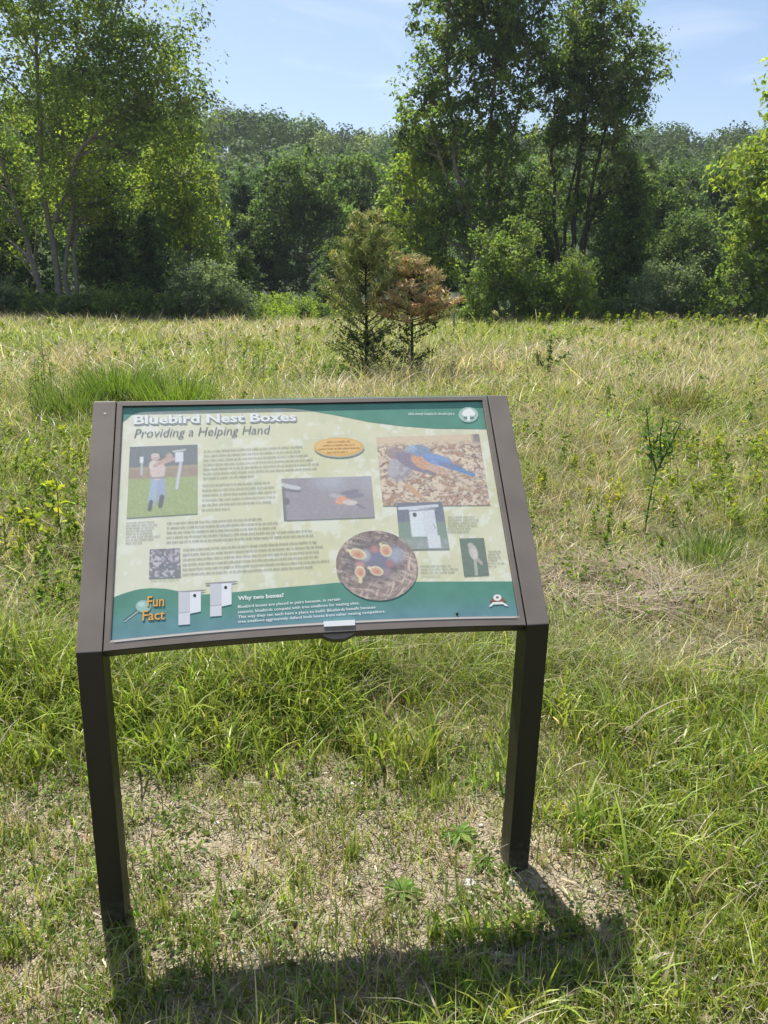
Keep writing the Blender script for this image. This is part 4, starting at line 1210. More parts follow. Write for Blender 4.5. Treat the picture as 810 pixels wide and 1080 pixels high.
def picture(name, corners, fn, nx=90, ny=70, layer=.0007, label=None, polar_=False):
    """flat printed picture: colours from fn(s, t), s right, t down"""
    TL, TR, BR, BL = [np.array(px(*p)) for p in corners]
    if polar_:
        r = np.linspace(0, 1, 46); a = np.linspace(0, 2 * PI, 121)[:-1]
        Rr, Aa = np.meshgrid(r, a, indexing='ij'); S = .5 + .5 * Rr * np.cos(Aa); T = .5 + .5 * Rr * np.sin(Aa)
        i = np.arange(45)[:, None] * 120; j = np.arange(120)[None, :]; j2 = (j + 1) % 120
        q = np.stack([i + j, i + j2, i + 120 + j2, i + 120 + j], -1).reshape(-1, 4)
    else:
        S, T = np.meshgrid(np.linspace(0, 1, nx), np.linspace(0, 1, ny))
        i = np.arange(ny - 1)[:, None] * nx; j = np.arange(nx - 1)[None, :]
        q = np.stack([i + j, i + nx + j, i + nx + j + 1, i + j + 1], -1).reshape(-1, 4)
    s, t = S[..., None], T[..., None]
    P = (TL * (1 - s) + TR * s) * (1 - t) + (BL * (1 - s) + BR * s) * t
    V = np.array([0, 0, SH]) + P[..., :1] * np.array([1, 0, PROLL]) + P[..., 1:] * np.array([0, ct, st]) + (layer - RECESS) * NRM
    c = np.clip(fn(S, T), 0, 1)
    o = link(name, mesh_np(name, V.reshape(-1, 3), q, c.reshape(-1, 3)), M_PRINT, panel)
    if label: o['label'] = label
    return o


def lay(c, mask, col):
    m = np.clip(mask, 0, 1)[..., None]; return c * (1 - m) + np.array(col) * m


def ell(S, T, cx, cy, rx, ry, ang=0, soft=.12):
    ca, sa = math.cos(ang), math.sin(ang); x, y = S - cx, T - cy
    u, v = (x * ca + y * sa) / rx, (-x * sa + y * ca) / ry
    return sstep(1 + soft, 1 - soft, np.hypot(u, v))


def seg(S, T, x0, y0, x1, y1, w, soft=.3):
    dx, dy = x1 - x0, y1 - y0; L = dx * dx + dy * dy
    k = np.clip(((S - x0) * dx + (T - y0) * dy) / L, 0, 1)
    d = np.hypot(S - x0 - k * dx, T - y0 - k * dy)
    return sstep(w * (1 + soft), w * (1 - soft), d)


def rect(S, T, x0, y0, x1, y1, s=.012):
    return sstep(x0 - s, x0 + s, S) * sstep(x1 + s, x1 - s, S) * sstep(y0 - s, y0 + s, T) * sstep(y1 + s, y1 - s, T)


def fade(c, k=.16):
    k = k + .06
    g_ = rng.normal(0, .05, c.shape[:2])[..., None]; c = np.clip(c * (1 + g_ * 1.6), 0, 1)
    return c * (1 - k) + np.array([.72, .73, .70]) * k


def ph_man(S, T):
    n = fbm(S * 14, T * 14, 301); n2 = fbm(S * 40, T * 30, 303)
    c = np.zeros(S.shape + (3,)) + np.array([.15, .17, .18]) * (.8 + .4 * n[..., None])
    c = lay(c, rect(S, T, -1, .30, 2, .5), (.40, .31, .20)); c = lay(c, rect(S, T, -1, .34, 2, .46) * n, (.33, .22, .16))
    c = lay(c, rect(S, T, -1, .47, 2, 2, .02), (.33, .42, .14)); c = lay(c, rect(S, T, -1, .47, 2, 2) * (n2 > .52) * .5, (.42, .48, .20))
    c = lay(c, rect(S, T, .155, .15, .205, .24), (.85, .86, .88)); c = lay(c, rect(S, T, .17, .24, .20, .42), (.55, .56, .56))
    c = lay(c, rect(S, T, .67, .10, .79, .25), (.78, .78, .80)); c = lay(c, seg(S, T, .64, .09, .82, .07, .012), (.62, .6, .58))
    c = lay(c, seg(S, T, .755, .26, .70, .62, .022), (.62, .63, .64))
    c = lay(c, seg(S, T, .38, .50, .345, .80, .055), (.38, .47, .60)); c = lay(c, seg(S, T, .47, .50, .48, .76, .055), (.33, .40, .56))
    c = lay(c, seg(S, T, .335, .80, .32, .90, .03), (.08, .08, .09)); c = lay(c, seg(S, T, .49, .74, .47, .86, .034), (.08, .08, .09))
    c = lay(c, ell(S, T, .42, .36, .11, .14), (.72, .56, .50)); c = lay(c, ell(S, T, .35, .28, .06, .07), (.72, .62, .52))
    c = lay(c, seg(S, T, .38, .29, .56, .19, .028), (.58, .36, .28)); c = lay(c, seg(S, T, .50, .25, .64, .20, .024), (.60, .40, .32))
    c = lay(c, ell(S, T, .585, .155, .05, .045), (.50, .37, .28)); c = lay(c, ell(S, T, .38, .165, .065, .05), (.62, .42, .36)); c = lay(c, ell(S, T, .375, .135, .06, .03), (.66, .56, .52))
    c = lay(c, rect(S, T, .33, .455, .52, .475), (.2, .2, .28))
    return fade(c, .14)


def ph_ground(S, T):
    x, y = S * 15, T * 13
    w1 = fbm(x * .6, y * .6, 311) * 5
    n = vnoise(x * 1.3 + w1, y * 2.2 + w1, 313); m = vnoise(x * 2.6 - w1, y * 3.0 + w1, 317)
    c = np.zeros(S.shape + (3,)) + np.array([.52, .36, .22])
    c = lay(c, sstep(.45, .7, n), (.76, .60, .42)); c = lay(c, sstep(.5, .68, m) * .95, (.20, .10, .07)); c = lay(c, sstep(.5, .42, np.abs(n - .5) * 5) * .35, (.90, .80, .66)); c = lay(c, sstep(.35, .15, n) * .8, (.42, .22, .13))
    c = lay(c, sstep(.72, .9, m) * .5, (.85, .76, .62))
    c = lay(c, rect(S, T, -1, -1, 2, .12, .06), (.72, .55, .36)); c = lay(c, rect(S, T, .93, -.1, 1.1, .12, .03), (.26, .20, .18))
    # grey brown bird low left, blue bird with rust breast
    c = lay(c, ell(S, T, .22, .42, .12, .23, .35, .3), (.33, .29, .30)); c = lay(c, ell(S, T, .22, .42, .12, .23, .35, .3) * sstep(.5, .6, vnoise(S * 40, T * 30, 71)) * .7, (.52, .46, .46)); c = lay(c, ell(S, T, .14, .44, .05, .16, .2), (.46, .42, .44)); c = lay(c, ell(S, T, .17, .25, .09, .09), (.36, .26, .25))
    c = lay(c, ell(S, T, .36, .40, .10, .24, -.9), (.24, .20, .26) ); c = lay(c, seg(S, T, .25, .72, .34, .86, .03), (.62, .36, .20))
    c = lay(c, ell(S, T, .42, .38, .14, .09, .9), (.66, .34, .18)); c = lay(c, ell(S, T, .55, .50, .12, .05, .5), (.62, .40, .28))
    c = lay(c, ell(S, T, .40, .22, .11, .085, .5), (.22, .29, .40)); c = lay(c, ell(S, T, .33, .19, .05, .05), (.32, .42, .55))
    c = lay(c, ell(S, T, .56, .36, .15, .075, .45), (.20, .31, .56)); c = lay(c, ell(S, T, .69, .46, .14, .045, .45), (.18, .22, .38)); c = lay(c, seg(S, T, .74, .50, .88, .58, .025), (.12, .24, .46))
    ft = fbm(S * 60 + T * 20, T * 70 - S * 20, 319); bird = np.clip(ell(S, T, .50, .42, .42, .30, .3), 0, 1)[..., None]
    c = c * (1 + bird * (ft[..., None] - .5) * .7)
    return fade(c, .10)


def ph_fly(S, T):
    n = fbm(S * 20, T * 12, 321)
    c = np.zeros(S.shape + (3,)) + np.array([.31, .265, .285]) * (.88 + .24 * n[..., None])
    c = lay(c, ell(S, T, .55, .08, .18, .22, 0, .9) * .55, (.50, .54, .60)); c = lay(c, ell(S, T, .97, .12, .12, .25, 0, .9) * .4, (.48, .50, .55))
    c = lay(c, seg(S, T, .0, .15, .16, .24, .045), (.62, .6, .6)); c = lay(c, rect(S, T, -1, .2, .03, 2), (.12, .12, .14)); c = lay(c, ell(S, T, .04, .55, .035, .09), (.10, .10, .11))
    c = lay(c, seg(S, T, .04, .28, .18, .32, .03), (.14, .13, .14))
    c = lay(c, seg(S, T, .56, .44, .64, .50, .045), (.46, .42, .46)); c = lay(c, ell(S, T, .66, .56, .075, .11, .5), (.78, .32, .18)); c = lay(c, ell(S, T, .74, .63, .09, .06, .4), (.66, .58, .50))
    c = lay(c, seg(S, T, .70, .40, .80, .36, .05), (.17, .16, .20)); c = lay(c, seg(S, T, .74, .48, .85, .46, .05), (.18, .17, .22)); c = lay(c, seg(S, T, .82, .68, .89, .77, .022), (.18, .16, .2))
    return fade(c, .16)


def ph_box(S, T):
    n = fbm(S * 16, T * 16, 331)
    c = np.zeros(S.shape + (3,)) + np.array([.14, .15, .19]) * (.8 + .5 * n[..., None])
    c = lay(c, rect(S, T, -1, .42, 2, 2, .04), (.20, .28, .20)); c = lay(c, rect(S, T, -1, .78, 2, 2, .04) * n * 1.4, (.34, .36, .34))
    c = lay(c, rect(S, T, .58, .72, .84, .98), (.72, .74, .74)); c = lay(c, rect(S, T, .26, .14, .80, .74), (.74, .78, .78)); c = lay(c, rect(S, T, .53, .14, .80, .72), (.68, .70, .72))
    c = lay(c, seg(S, T, .05, .13, .88, .08, .03), (.66, .70, .72)); c = lay(c, seg(S, T, .26, .19, .82, .15, .015), (.30, .30, .34))
    c = lay(c, ell(S, T, .37, .27, .045, .05), (.05, .04, .04)); c = lay(c, seg(S, T, .74, .48, .77, .56, .012), (.4, .36, .34))
    return fade(c, .12)


def ph_perch(S, T):
    n = fbm(S * 12, T * 16, 341)
    c = np.zeros(S.shape + (3,)) + np.array([.085, .145, .085]) * (.8 + .5 * n[..., None])
    c = lay(c, seg(S, T, .52, .62, .50, .98, .06), (.42, .44, .32)); c = lay(c, ell(S, T, .50, .38, .17, .22, -.35), (.58, .54, .46)); c = lay(c, ell(S, T, .42, .20, .12, .08), (.50, .46, .40))
    c = lay(c, seg(S, T, .60, .55, .76, .68, .05), (.44, .38, .30)); c = lay(c, ell(S, T, .55, .42, .07, .14, -.4), (.66, .60, .52))
    return fade(c, .12)


def ph_small(S, T):
    n = vnoise(S * 14 + 3, T * 14, 351); m = fbm(S * 9, T * 9, 353)
    c = np.zeros(S.shape + (3,)) + np.array([.15, .14, .17])
    c = lay(c, sstep(.5, .75, n) * .9, (.58, .56, .58)); c = lay(c, sstep(.5, .7, m) * .5, (.38, .30, .34)); c = lay(c, sstep(.35, .15, n) * .6, (.10, .14, .09))
    return fade(c, .14)


def ph_nest(S, T):
    x, y = S - .5, T - .5; r = np.hypot(x, y) * 2; a = np.arctan2(y, x)
    wob = fbm(S * 5, T * 5, 361) * 3
    st1 = vnoise(r * 26 + wob * 2, a * 2.5 + wob, 363); st2 = vnoise(x * 46 + y * 18 + wob, x * 5 - y * 7, 365)
    c = np.zeros(S.shape + (3,)) + np.array([.26, .17, .14])
    st3 = vnoise(x * 20 - y * 60 + wob, x * 9 + y * 3, 367)
    c = lay(c, sstep(.5, .8, st1) * .8, (.50, .36, .28)); c = lay(c, sstep(.5, .75, st2) * .85, (.10, .06, .05)); c = lay(c, sstep(.6, .8, st3) * .8, (.62, .48, .38)); c = lay(c, sstep(.3, .1, st3) * .7, (.09, .06, .05))
    c = lay(c, sstep(.6, .85, st2) * sstep(0, .25, x + y) * .9, (.72, .54, .42))
    c = lay(c, ell(S, T, .46, .44, .35, .31, .1, .3) * (.65 + .35 * fbm(S * 14, T * 14, 369)), (.10, .08, .09))
    c = lay(c, ell(S, T, .50, .42, .16, .14, 0, .6), (.17, .17, .25)); c = lay(c, ell(S, T, .74, .36, .09, .12, .3, .6), (.36, .38, .44)); c = lay(c, ell(S, T, .36, .36, .06, .08, 0, .6), (.45, .44, .46))
    c = lay(c, ell(S, T, .48, .27, .05, .05, 0, .6), (.52, .20, .18)); c = lay(c, ell(S, T, .66, .48, .05, .05, 0, .6), (.40, .16, .17)); c = lay(c, ell(S, T, .29, .50, .06, .05, 0, .6), (.56, .28, .24)); c = lay(c, ell(S, T, .60, .60, .07, .06, 0, .6), (.30, .20, .24))
    for cx, cy, rx, ry, an, tx, ty in ((.27, .34, .105, .075, .45, .14, .29), (.62, .29, .072, .09, -.15, .56, .20), (.29, .60, .062, .085, -.1, .29, .74), (.49, .585, .085, .065, .45, .40, .54)):
        c = lay(c, seg(S, T, cx, cy, tx, ty, .022), (.78, .66, .36)); c = lay(c, ell(S, T, cx, cy, rx, ry, an), (.84, .74, .46)); c = lay(c, ell(S, T, cx, cy + .004, rx * .82, ry * .78, an), (.72, .38, .23)); c = lay(c, ell(S, T, cx + .005, cy + .014, rx * .4, ry * .4, an, .7) * .7, (.52, .18, .10))
    return fade(c, .10)


picture('photo', [(137, 471.5), (208.2, 469), (208.2, 541.7), (133.6, 546.6)], ph_man, 110, 110, label='photo of a man in jeans and boots reaching up to a white nest box')
picture('photo', [(396.9, 461.2), (505, 457.8), (517, 533), (403.8, 533.8)], ph_ground, 200, 130, .0006, label='photo of a blue and rust coloured bird among dry leaves')
picture('photo', [(296.8, 505), (391.2, 502.3), (395.2, 545.7), (299.5, 549.1)], ph_fly, 130, 60, label='photo of a small bird in flight on a mauve ground')
picture('photo', [(417.8, 530.4), (466.2, 529.5), (474, 578.8), (422, 579.6)], ph_box, 70, 70, .0010, label='photo of a white wooden nest box on its post')
picture('photo', [(484.3, 568), (510.2, 567.5), (515.8, 606.4), (489.5, 607.8)], ph_perch, 50, 70, label='photo of a pale bird perched upright on a post')
picture('photo', [(158, 579.5), (189.8, 578.2), (190.7, 608.7), (157, 610)], ph_small, 60, 60, label='small grey photo of a tangle of twigs and flowers')
picture('round_photo', [(353.5, 560), (437, 560), (444, 633.5), (355, 633.5)], ph_nest, layer=.0012, polar_=True, label='round photo of four gaping chicks in a nest')


def flat(name, polys, layer=.0010, mat=None, label=None, parent=None):
    """polys: [(pixel points, colour)]"""
    mb = MB()
    for i, (pts, c) in enumerate(polys):
        mb.poly([put(px(*p), layer + i * .00004) for p in pts][::-1], c)
    o = mb.build(name, mat or M_PRINT, parent or panel, colored=True)
    if label: o['label'] = label
    return o


def disc(cx, cy, rx, ry, n=40, ang=0):
    return [(cx + rx * math.cos(t) * math.cos(ang) - ry * math.sin(t) * math.sin(ang), cy + rx * math.cos(t) * math.sin(ang) + ry * math.sin(t) * math.cos(ang)) for t in np.linspace(0, 2 * PI, n + 1)[:-1]]


flat('orange_oval', [(disc(357.6, 472.2, 26.4, 10.5), (.52, .50, .40)), (disc(357.2, 471.5, 25.8, 9.9), (.78, .47, .16)), (disc(356.5, 471, 23.5, 8.3), (.82, .55, .23))], label='orange oval with four lines of small brown print')
flat('tree_emblem', [(disc(494, 437.7, 10.4, 8.1), (.42, .56, .48)),
                     (disc(494, 435.4, 6.0, 3.6), (.86, .88, .82)), (disc(490.4, 436.8, 3.0, 2.4), (.86, .88, .82)), (disc(497.9, 436.6, 3.2, 2.3), (.86, .88, .82)), (disc(494.5, 433.2, 3.6, 2.2), (.86, .88, .82)),
                     ([(492.9, 436), (495, 436), (495.6, 443), (497, 444), (491.2, 444), (492.7, 443)], (.86, .88, .82)),
                     ([(488.5, 440.0), (492.6, 440.8), (492.4, 441.9), (489.5, 441.6)], (.10, .20, .15)), ([(495.6, 440.8), (499.8, 439.8), (498.8, 441.6), (495.8, 441.9)], (.10, .20, .15))], label='round pale green emblem with a white spreading tree')
flat('ribbon_emblem', [([(516, 635), (525, 626.2), (534, 635)], (.22, .10, .06)), ([(518.2, 631.5), (532.2, 631.5), (531.5, 635.5), (519, 635.5)], (.30, .12, .07)),
                       (disc(524.4, 630.4, 4.3, 3.4), (.84, .84, .78)), (disc(524.4, 630.2, 1.7, 1.2), (.34, .17, .13)),
                       ([(519.5, 635.4), (529.5, 634.8), (534, 637.5), (536, 639.6), (532.6, 639.2), (530.5, 637.4), (520.2, 637.7), (518.5, 639.5), (515.5, 640.2), (517, 637.8)], (.84, .86, .78))], label='small crest with a white dome and a pale ribbon')


def birdhouse(x0, y0, x1, y1, xm, yleg, yb, roof, hole):
    return [([roof[0], roof[1], (roof[1][0] - 4, roof[1][1] + 1.9), (roof[0][0] + 1, roof[0][1] + 1.8)], (.33, .31, .32)),
            ([(x0, y0), (xm, y0 - .2), (xm, yleg), (x0, yleg + 1)], (.62, .62, .64)), ([(xm, y0 - .2), (x1, y0 - .8), (x1, yb), (xm, yb + 2.4)], (.80, .81, .82)),
            ([(x0, yb + 1.5), (xm, yb), (xm, yleg), (x0, yleg + 1)], (.70, .70, .72)), ([(x0, yb + 1.5), (xm, yb), (xm, yb + .8), (x0, yb + 2.3)], (.42, .42, .45)),
            (disc(hole[0], hole[1], 1.7, 1.8, 18), (.06, .05, .05))]


flat('nest_box_picture', birdhouse(188.2, 624.6, 211.9, 648, 200.5, 658.5, 645, [(186.5, 624), (218.5, 621.8)], (205.4, 628.3)), label='printed white nest box, the left one of two')
flat('nest_box_picture', birdhouse(221.6, 615.8, 244.3, 639.6, 233.8, 649.5, 637.5, [(216.3, 615), (251.8, 612.7)], (238, 619.8)), label='printed white nest box, the right one of two')
flat('magnifier_picture', [([(129.8, 655.4), (131.5, 656.6), (146.5, 645.2), (144.8, 643.6)], (.42, .52, .50)), ([(129.8, 654.6), (131, 655.2), (145.5, 643.9), (145, 643.2)], (.07, .11, .10)),
                           (disc(151.2, 639.6, 8.7, 7.0), (.20, .30, .28)), (disc(151.2, 639.5, 7.8, 6.2), (.36, .56, .47)), (disc(149.4, 637.6, 3.6, 2.6), (.50, .68, .60))], layer=.0008, label='printed magnifying glass behind the words')

INK = plain('print_ink', (.30, .31, .26), .5, .4)
INK_P = plain('pale_ink', (.38, .39, .33), .5, .4)
WHITE = plain('white_ink', (.84, .85, .80), .45, .4)
SHADE = plain('grey_ink', (.40, .42, .40), .5, .4)
ORANGE = plain('orange_ink', (.80, .42, .10), .45, .4)
BROWN = plain('brown_ink', (.42, .17, .05), .5, .4)
DARKT = plain('dark_teal_ink', (.03, .09, .07), .5, .4)


def text_into(mb_list, body, p0, p1, cap, bold=0.0, shear=0.0, up=None):
    """lettering on the baseline p0 -> p1 (photo pixels), cap height in pixels; returns quads in panel space"""
    cu = bpy.data.curves.new('t', 'FONT'); cu.body = body; cu.size = 1; cu.offset = bold; cu.shear = shear; cu.resolution_u = 2; cu.fill_mode = 'FRONT'
    o = bpy.data.objects.new('t', cu); COL.objects.link(o)
    dg = bpy.context.evaluated_depsgraph_get(); dg.update()
    me = bpy.data.meshes.new_from_object(o.evaluated_get(dg))
    co = np.empty(len(me.vertices) * 3); me.vertices.foreach_get('co', co); co = co.reshape(-1, 3)
    fs = [tuple(p.vertices) for p in me.polygons]
    bpy.data.objects.remove(o); bpy.data.curves.remove(cu); bpy.data.meshes.remove(me)
    x0, x1 = co[:, 0].min(), co[:, 0].max()
    A = np.array(px(*p0)); B = np.array(px(*p1)); Cp = np.array(px(p0[0], p0[1] - cap))
    ex = (B - A); ey = Cp - A; ey = ey - ex * (ey @ ex) / (ex @ ex) * 0
    ey = np.array([-ex[1], ex[0]]) / np.linalg.norm(ex) * np.linalg.norm(ey)
    capu = .70
    P = A + ((co[:, :1] - x0) / (x1 - x0)) * ex + (co[:, 1:2] / capu) * ey
    n = len(mb_list[0]); mb_list[0] += [tuple(p) for p in P]; mb_list[1] += [tuple(i + n for i in f) for f in fs]


def lettering(name, lines, mat, layer, bold=0.0, shear=0.0, dpx=(0, 0), label=None):
    L = [[], []]
    for body, p0, p1, cap in lines:
        text_into(L, body, (p0[0] + dpx[0], p0[1] + dpx[1]), (p1[0] + dpx[0], p1[1] + dpx[1]), cap, bold, shear)
    me = bpy.data.meshes.new(name); me.from_pydata([tuple(put(p, layer)) for p in L[0]], [], L[1]); me.update()
    o = link(name, me, mat, panel)
    if label: o['label'] = label
    return o


T1 = [('Bluebird Nest Boxes', (141.2, 447.2), (312.6, 443.8), 9.0)]
lettering('title_shadow', T1, SHADE, .0006, bold=.035, dpx=(1.2, 1.2))
lettering('title_shadow', T1, SHADE, .0007, bold=.045, dpx=(.3, .3))
lettering('title_lettering', T1, WHITE, .0009, bold=.03)
lettering('subtitle_lettering', [('Providing a Helping Hand', (141.5, 461.6), (285.5, 457.2), 9.2)], plain('subtitle_ink', (.24, .25, .26), .5, .4), .0007, shear=.25, bold=-.004)
lettering('footer_heading', [('Why two boxes?', (251, 633.2), (299.5, 629.6), 4.2)], WHITE, .0008, bold=.03)
lettering('footer_text', [('Bluebird boxes are placed in pairs because, in certain', (251, 641.5), (359, 633.2), 3.0),
                          ('seasons, bluebirds compete with tree swallows for nesting sites.', (251, 647.0), (379, 637.2), 3.0),
                          ('This way they can each have a place to build. Bluebirds benefit because', (251, 652.2), (396, 641.6), 3.0),
                          ('tree swallows aggressively defend both boxes from other nesting competitors.', (251, 657.2), (406.5, 646.0), 3.0)], WHITE, .0008, bold=.012)
FF = [('Fun', (155.2, 640.0), (173, 639.2), 11.0), ('Fact', (150.2, 654.6), (173.8, 653.2), 10.5)]
lettering('fun_fact_shadow', FF, DARKT, .0011, bold=.02, dpx=(.9, .7))
lettering('fun_fact_lettering', FF, ORANGE, .0014, bold=.012)


def small_print(name, rows, mat, layer=.0007, xh=1.7, seed=1):
    """rows of print too fine to read: rows of letter-sized strokes in words. rows: (x0, y0, x1, y1) baselines in photo pixels"""
    r = random.Random(seed); mb = MB()
    for x0, y0, x1, y1 in rows:
        L = math.hypot(x1 - x0, y1 - y0); s = 0
        dx, dy = (x1 - x0) / L, (y1 - y0) / L
        while s < L - 1:
            w = min(r.choice((2, 3, 4, 5, 6, 7, 8, 9)) * 1.05, L - s)
            e = s
            while e < s + w:
                lw = .70 * r.uniform(.75, 1.1); h = xh * (1.45 if r.random() < .28 else 1.0); d0 = xh * (.4 if r.random() < .12 else 0)
                k = r.random()
                def P(a, b): return put(px(x0 + dx * a, y0 + dy * a - b), layer)
                bt = .26 * xh
                if k < .45:    # round letter: two stems and a bar
                    mb.poly([P(e, -d0), P(e + .22, -d0), P(e + .22, h), P(e, h)]); mb.poly([P(e + lw - .22, 0), P(e + lw, 0), P(e + lw, xh), P(e + lw - .22, xh)]); mb.poly([P(e + .3, xh - bt), P(e + lw - .22, xh - bt), P(e + lw - .22, xh), P(e + .3, xh)])
                elif k < .75:
                    mb.poly([P(e, 0), P(e + lw, 0), P(e + lw, bt), P(e, bt)]); mb.poly([P(e, bt), P(e + .3, bt), P(e + .3, h), P(e, h)]); mb.poly([P(e + .3, xh - bt), P(e + lw, xh - bt), P(e + lw, xh), P(e + .3, xh)])
                else:
                    mb.poly([P(e + .15, 0), P(e + .5, 0), P(e + .5, h), P(e + .15, h)])
                e += lw + .30
            s = e + .75
    return mb.build(name, mat, panel)


def rows(n, x0, y0, dy, x1s, slope):
    out = []
    for i in range(n):
        xe = x1s[i]; out.append((x0 - .15 * i, y0 + dy * i, xe, y0 + dy * i + slope * (xe - x0)))
    return out


SLP = -.048
small_print('body_text', rows(7, 215, 477, 4.75, [320, 316, 326, 330, 336, 334, 269], SLP), INK_P, seed=2)
small_print('body_text', rows(6, 213.6, 513, 5.15, [286, 289, 290, 290, 287, 242], SLP), INK_P, seed=3)
small_print('body_text', rows(5, 176, 553, 5.0, [278, 292, 291, 330, 331], SLP), INK, seed=4)
small_print('body_text', rows(6, 193, 581, 5.2, [335, 342, 337, 336, 347, 329], SLP - .012), INK, seed=5)
small_print('caption_text', rows(8, 133.3, 552.5, 3.05, [163, 167, 164, 160, 160, 168, 162, 150], SLP), INK, xh=1.2, seed=6)
small_print('caption_text', rows(1, 158, 613, 3, [188], SLP), INK_P, xh=1.0, seed=7)
small_print('caption_text', rows(6, 472.3, 546.2, 3.1, [500, 504, 504.5, 503, 497, 494], -.01), INK, xh=1.25, seed=8)
small_print('caption_text', rows(3, 443.5, 597.8, 3.4, [475, 483, 479], -.01), INK, xh=1.25, seed=9)
small_print('caption_text', rows(1, 444, 608.2, 3, [464], -.01), SHADE, xh=.9, seed=10)
small_print('caption_text', rows(6, 514.8, 582.5, 3.1, [528, 526, 528, 524, 531, 523], -.01), INK, xh=1.25, seed=11)
small_print('web_address', [(430.5, 438.0, 479.3, 437.8)], WHITE, layer=.0008, xh=1.9, seed=13)
small_print('oval_text', [(345, 467.2, 369, 466.6), (341, 471, 373, 470), (336, 474.8, 379, 473.4), (345, 478.4, 367, 477.6)], BROWN, layer=.0013, xh=1.3, seed=12)

# white tag on the lower rail with its dark catch beneath, and a black bead on the print
mb = MB()
def on_face(u, v, c):
    a, b = px(u, v); return pp(a, b, c)
tg = [(341, 656.2), (374, 654.6), (374.2, 660.2), (341.6, 661.8)]
mb.poly([on_face(*p, .0016) for p in tg][::-1])
for i in range(4):
    j = (i + 1) % 4; mb.poly([on_face(*tg[i], .0016), on_face(*tg[j], .0016), on_face(*tg[j], -.002), on_face(*tg[i], -.002)])
mb.build('white_tag', plain('white_tag', (.85, .86, .84), .35, .5), sign)
mb = MB()
a0, b0 = px(357, 666); prof_ = [(-.045, 0), (-.028, -.010), (-.012, -.016), (.012, -.016), (.028, -.010), (.045, 0)]
bb = .0005 + bow(a0) * .9 + .002
top_ = [pp(a0 + x, bb + y, -.006) for x, y in prof_]; bot_ = [pp(a0 + x, bb + y, -.034) for x, y in prof_]
mb.poly(top_[::-1]); mb.poly(bot_)
for i in range(6):
    j = (i + 1) % 6; mb.poly([top_[i], top_[j], bot_[j], bot_[i]])
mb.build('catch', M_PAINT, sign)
mb = MB(); a0, b0 = px(482, 647.5)
for z0, z1, r0, r1 in ((0, .003, .0028, .0028), (.003, .0045, .0028, .0012)):
    A_ = [pp(a0 + r0 * math.cos(t), b0 + 1.3 * r0 * math.sin(t), -RECESS + z0) for t in np.linspace(0, 2 * PI, 13)[:-1]]; B_ = [pp(a0 + r1 * math.cos(t), b0 + 1.3 * r1 * math.sin(t), -RECESS + z1) for t in np.linspace(0, 2 * PI, 13)[:-1]]
    for i in range(12): mb.poly([A_[i], A_[(i + 1) % 12], B_[(i + 1) % 12], B_[i]])
mb.poly(B_)
mb.build('black_spot', plain('black_spot', (.01, .01, .01), .5), panel)

# ------------------------------------------------------------------ light, air, camera
SUN_AZ, SUN_EL = math.radians(-15.0), math.radians(60.7)     # azimuth from +y towards +x
sd = np.array([math.sin(SUN_AZ) * math.cos(SUN_EL), math.cos(SUN_AZ) * math.cos(SUN_EL), math.sin(SUN_EL)])
sun = bpy.data.lights.new('sun', 'SUN'); sun.energy = 5.0; sun.angle = math.radians(.55); sun.color = (1, .955, .88)
so = bpy.data.objects.new('sun', sun); COL.objects.link(so); so.location = (0, 0, 30)
so.rotation_euler = Vector(sd).to_track_quat('Z', 'Y').to_euler()

w = bpy.data.worlds.new('World'); scene.world = w; w.use_nodes = True
nt = w.node_tree; nt.nodes.clear()
out = nt.nodes.new('ShaderNodeOutputWorld'); bg = nt.nodes.new('ShaderNodeBackground'); bg.inputs['Strength'].default_value = .088
sky = nt.nodes.new('ShaderNodeTexSky'); sky.sky_type = 'NISHITA'; sky.sun_disc = False
sky.sun_elevation = SUN_EL; sky.sun_rotation = SUN_AZ; sky.air_density = 1.0; sky.dust_density = 1.0; sky.ozone_density = 1.6
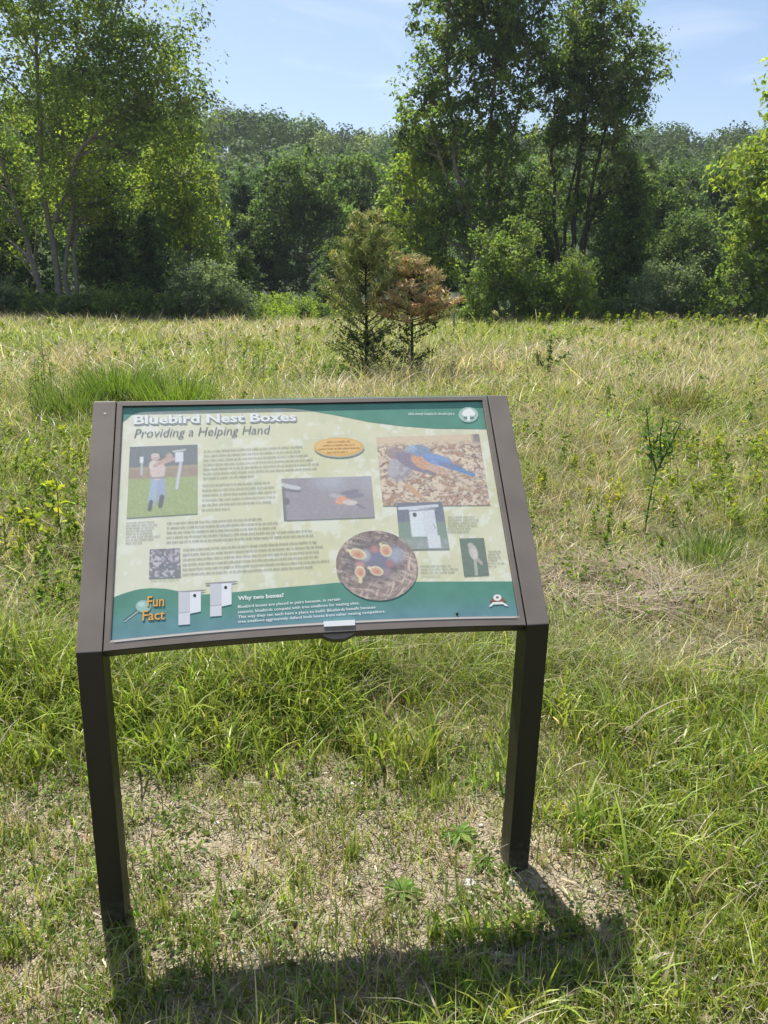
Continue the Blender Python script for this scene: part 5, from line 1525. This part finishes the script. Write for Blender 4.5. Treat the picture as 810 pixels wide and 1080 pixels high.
# faint cirrus in the sky itself
tc = nt.nodes.new('ShaderNodeTexCoord'); mp = nt.nodes.new('ShaderNodeMapping'); mp.inputs['Scale'].default_value = (3.0, 1.5, 10.0); mp.inputs['Rotation'].default_value = (0, .25, .3)
nz = nt.nodes.new('ShaderNodeTexNoise'); nz.inputs['Scale'].default_value = 1.6; nz.inputs['Detail'].default_value = 7; nz.inputs['Distortion'].default_value = .8
nt.links.new(tc.outputs['Generated'], mp.inputs['Vector']); nt.links.new(mp.outputs[0], nz.inputs['Vector'])
mr = nt.nodes.new('ShaderNodeMapRange'); mr.inputs['From Min'].default_value = .5; mr.inputs['From Max'].default_value = .8; mr.inputs['To Max'].default_value = .35
nt.links.new(nz.outputs['Fac'], mr.inputs['Value'])
mx = nt.nodes.new('ShaderNodeMix'); mx.data_type = 'RGBA'; mx.inputs['B'].default_value = (9.0, 9.4, 9.8, 1)
nt.links.new(mr.outputs[0], mx.inputs['Factor']); nt.links.new(sky.outputs[0], mx.inputs['A'])
nt.links.new(mx.outputs['Result'], bg.inputs['Color']); nt.links.new(bg.outputs[0], out.inputs['Surface'])

HAZE = 0.00032
if HAZE:
    me = bpy.data.meshes.new('haze')
    s = 620; v = [(x, y, z) for x in (-s, s) for y in (-s, s) for z in (-8, 90)]
    me.from_pydata(v, [], [(0, 1, 3, 2), (4, 6, 7, 5), (0, 4, 5, 1), (2, 3, 7, 6), (0, 2, 6, 4), (1, 5, 7, 3)])
    m, nt2, o2 = new_mat('haze')
    pv = nt2.nodes.new('ShaderNodeVolumePrincipled'); pv.inputs['Density'].default_value = HAZE; pv.inputs['Color'].default_value = (.80, .88, 1, 1); pv.inputs['Anisotropy'].default_value = .2
    nt2.links.new(pv.outputs[0], o2.inputs['Volume'])
    hz = link('haze', me, m); tag(hz, 'thin summer haze over meadow and hill', 'haze', kind='stuff'); hz.location = (0, 150, 0)

cam = bpy.data.cameras.new('camera'); co = bpy.data.objects.new('camera', cam); COL.objects.link(co)
cam.sensor_fit = 'VERTICAL'; cam.sensor_height = 36; cam.lens = FPX / 1080 * 36; cam.clip_end = 3000; cam.clip_start = .05
Mx = Matrix.Identity(4)
for i in range(3):
    Mx[i][0], Mx[i][1], Mx[i][2], Mx[i][3] = Rv[i], Uv[i], -F[i], CAM[i]
co.matrix_world = Mx
scene.camera = co
vs = scene.view_settings; vs.view_transform = 'Standard'; vs.look = 'None'; vs.exposure = 0.78; vs.gamma = 1; vs.use_curve_mapping = False
cy = scene.cycles
cy.use_denoising = True; cy.denoising_prefilter = 'NONE'; cy.max_bounces = 6; cy.diffuse_bounces = 4; cy.glossy_bounces = 2; cy.transmission_bounces = 4; cy.transparent_max_bounces = 6; cy.volume_bounces = 0
cy.use_adaptive_sampling = True; cy.adaptive_threshold = .01
cy.sample_clamp_indirect = 6
scene.render.use_persistent_data = False
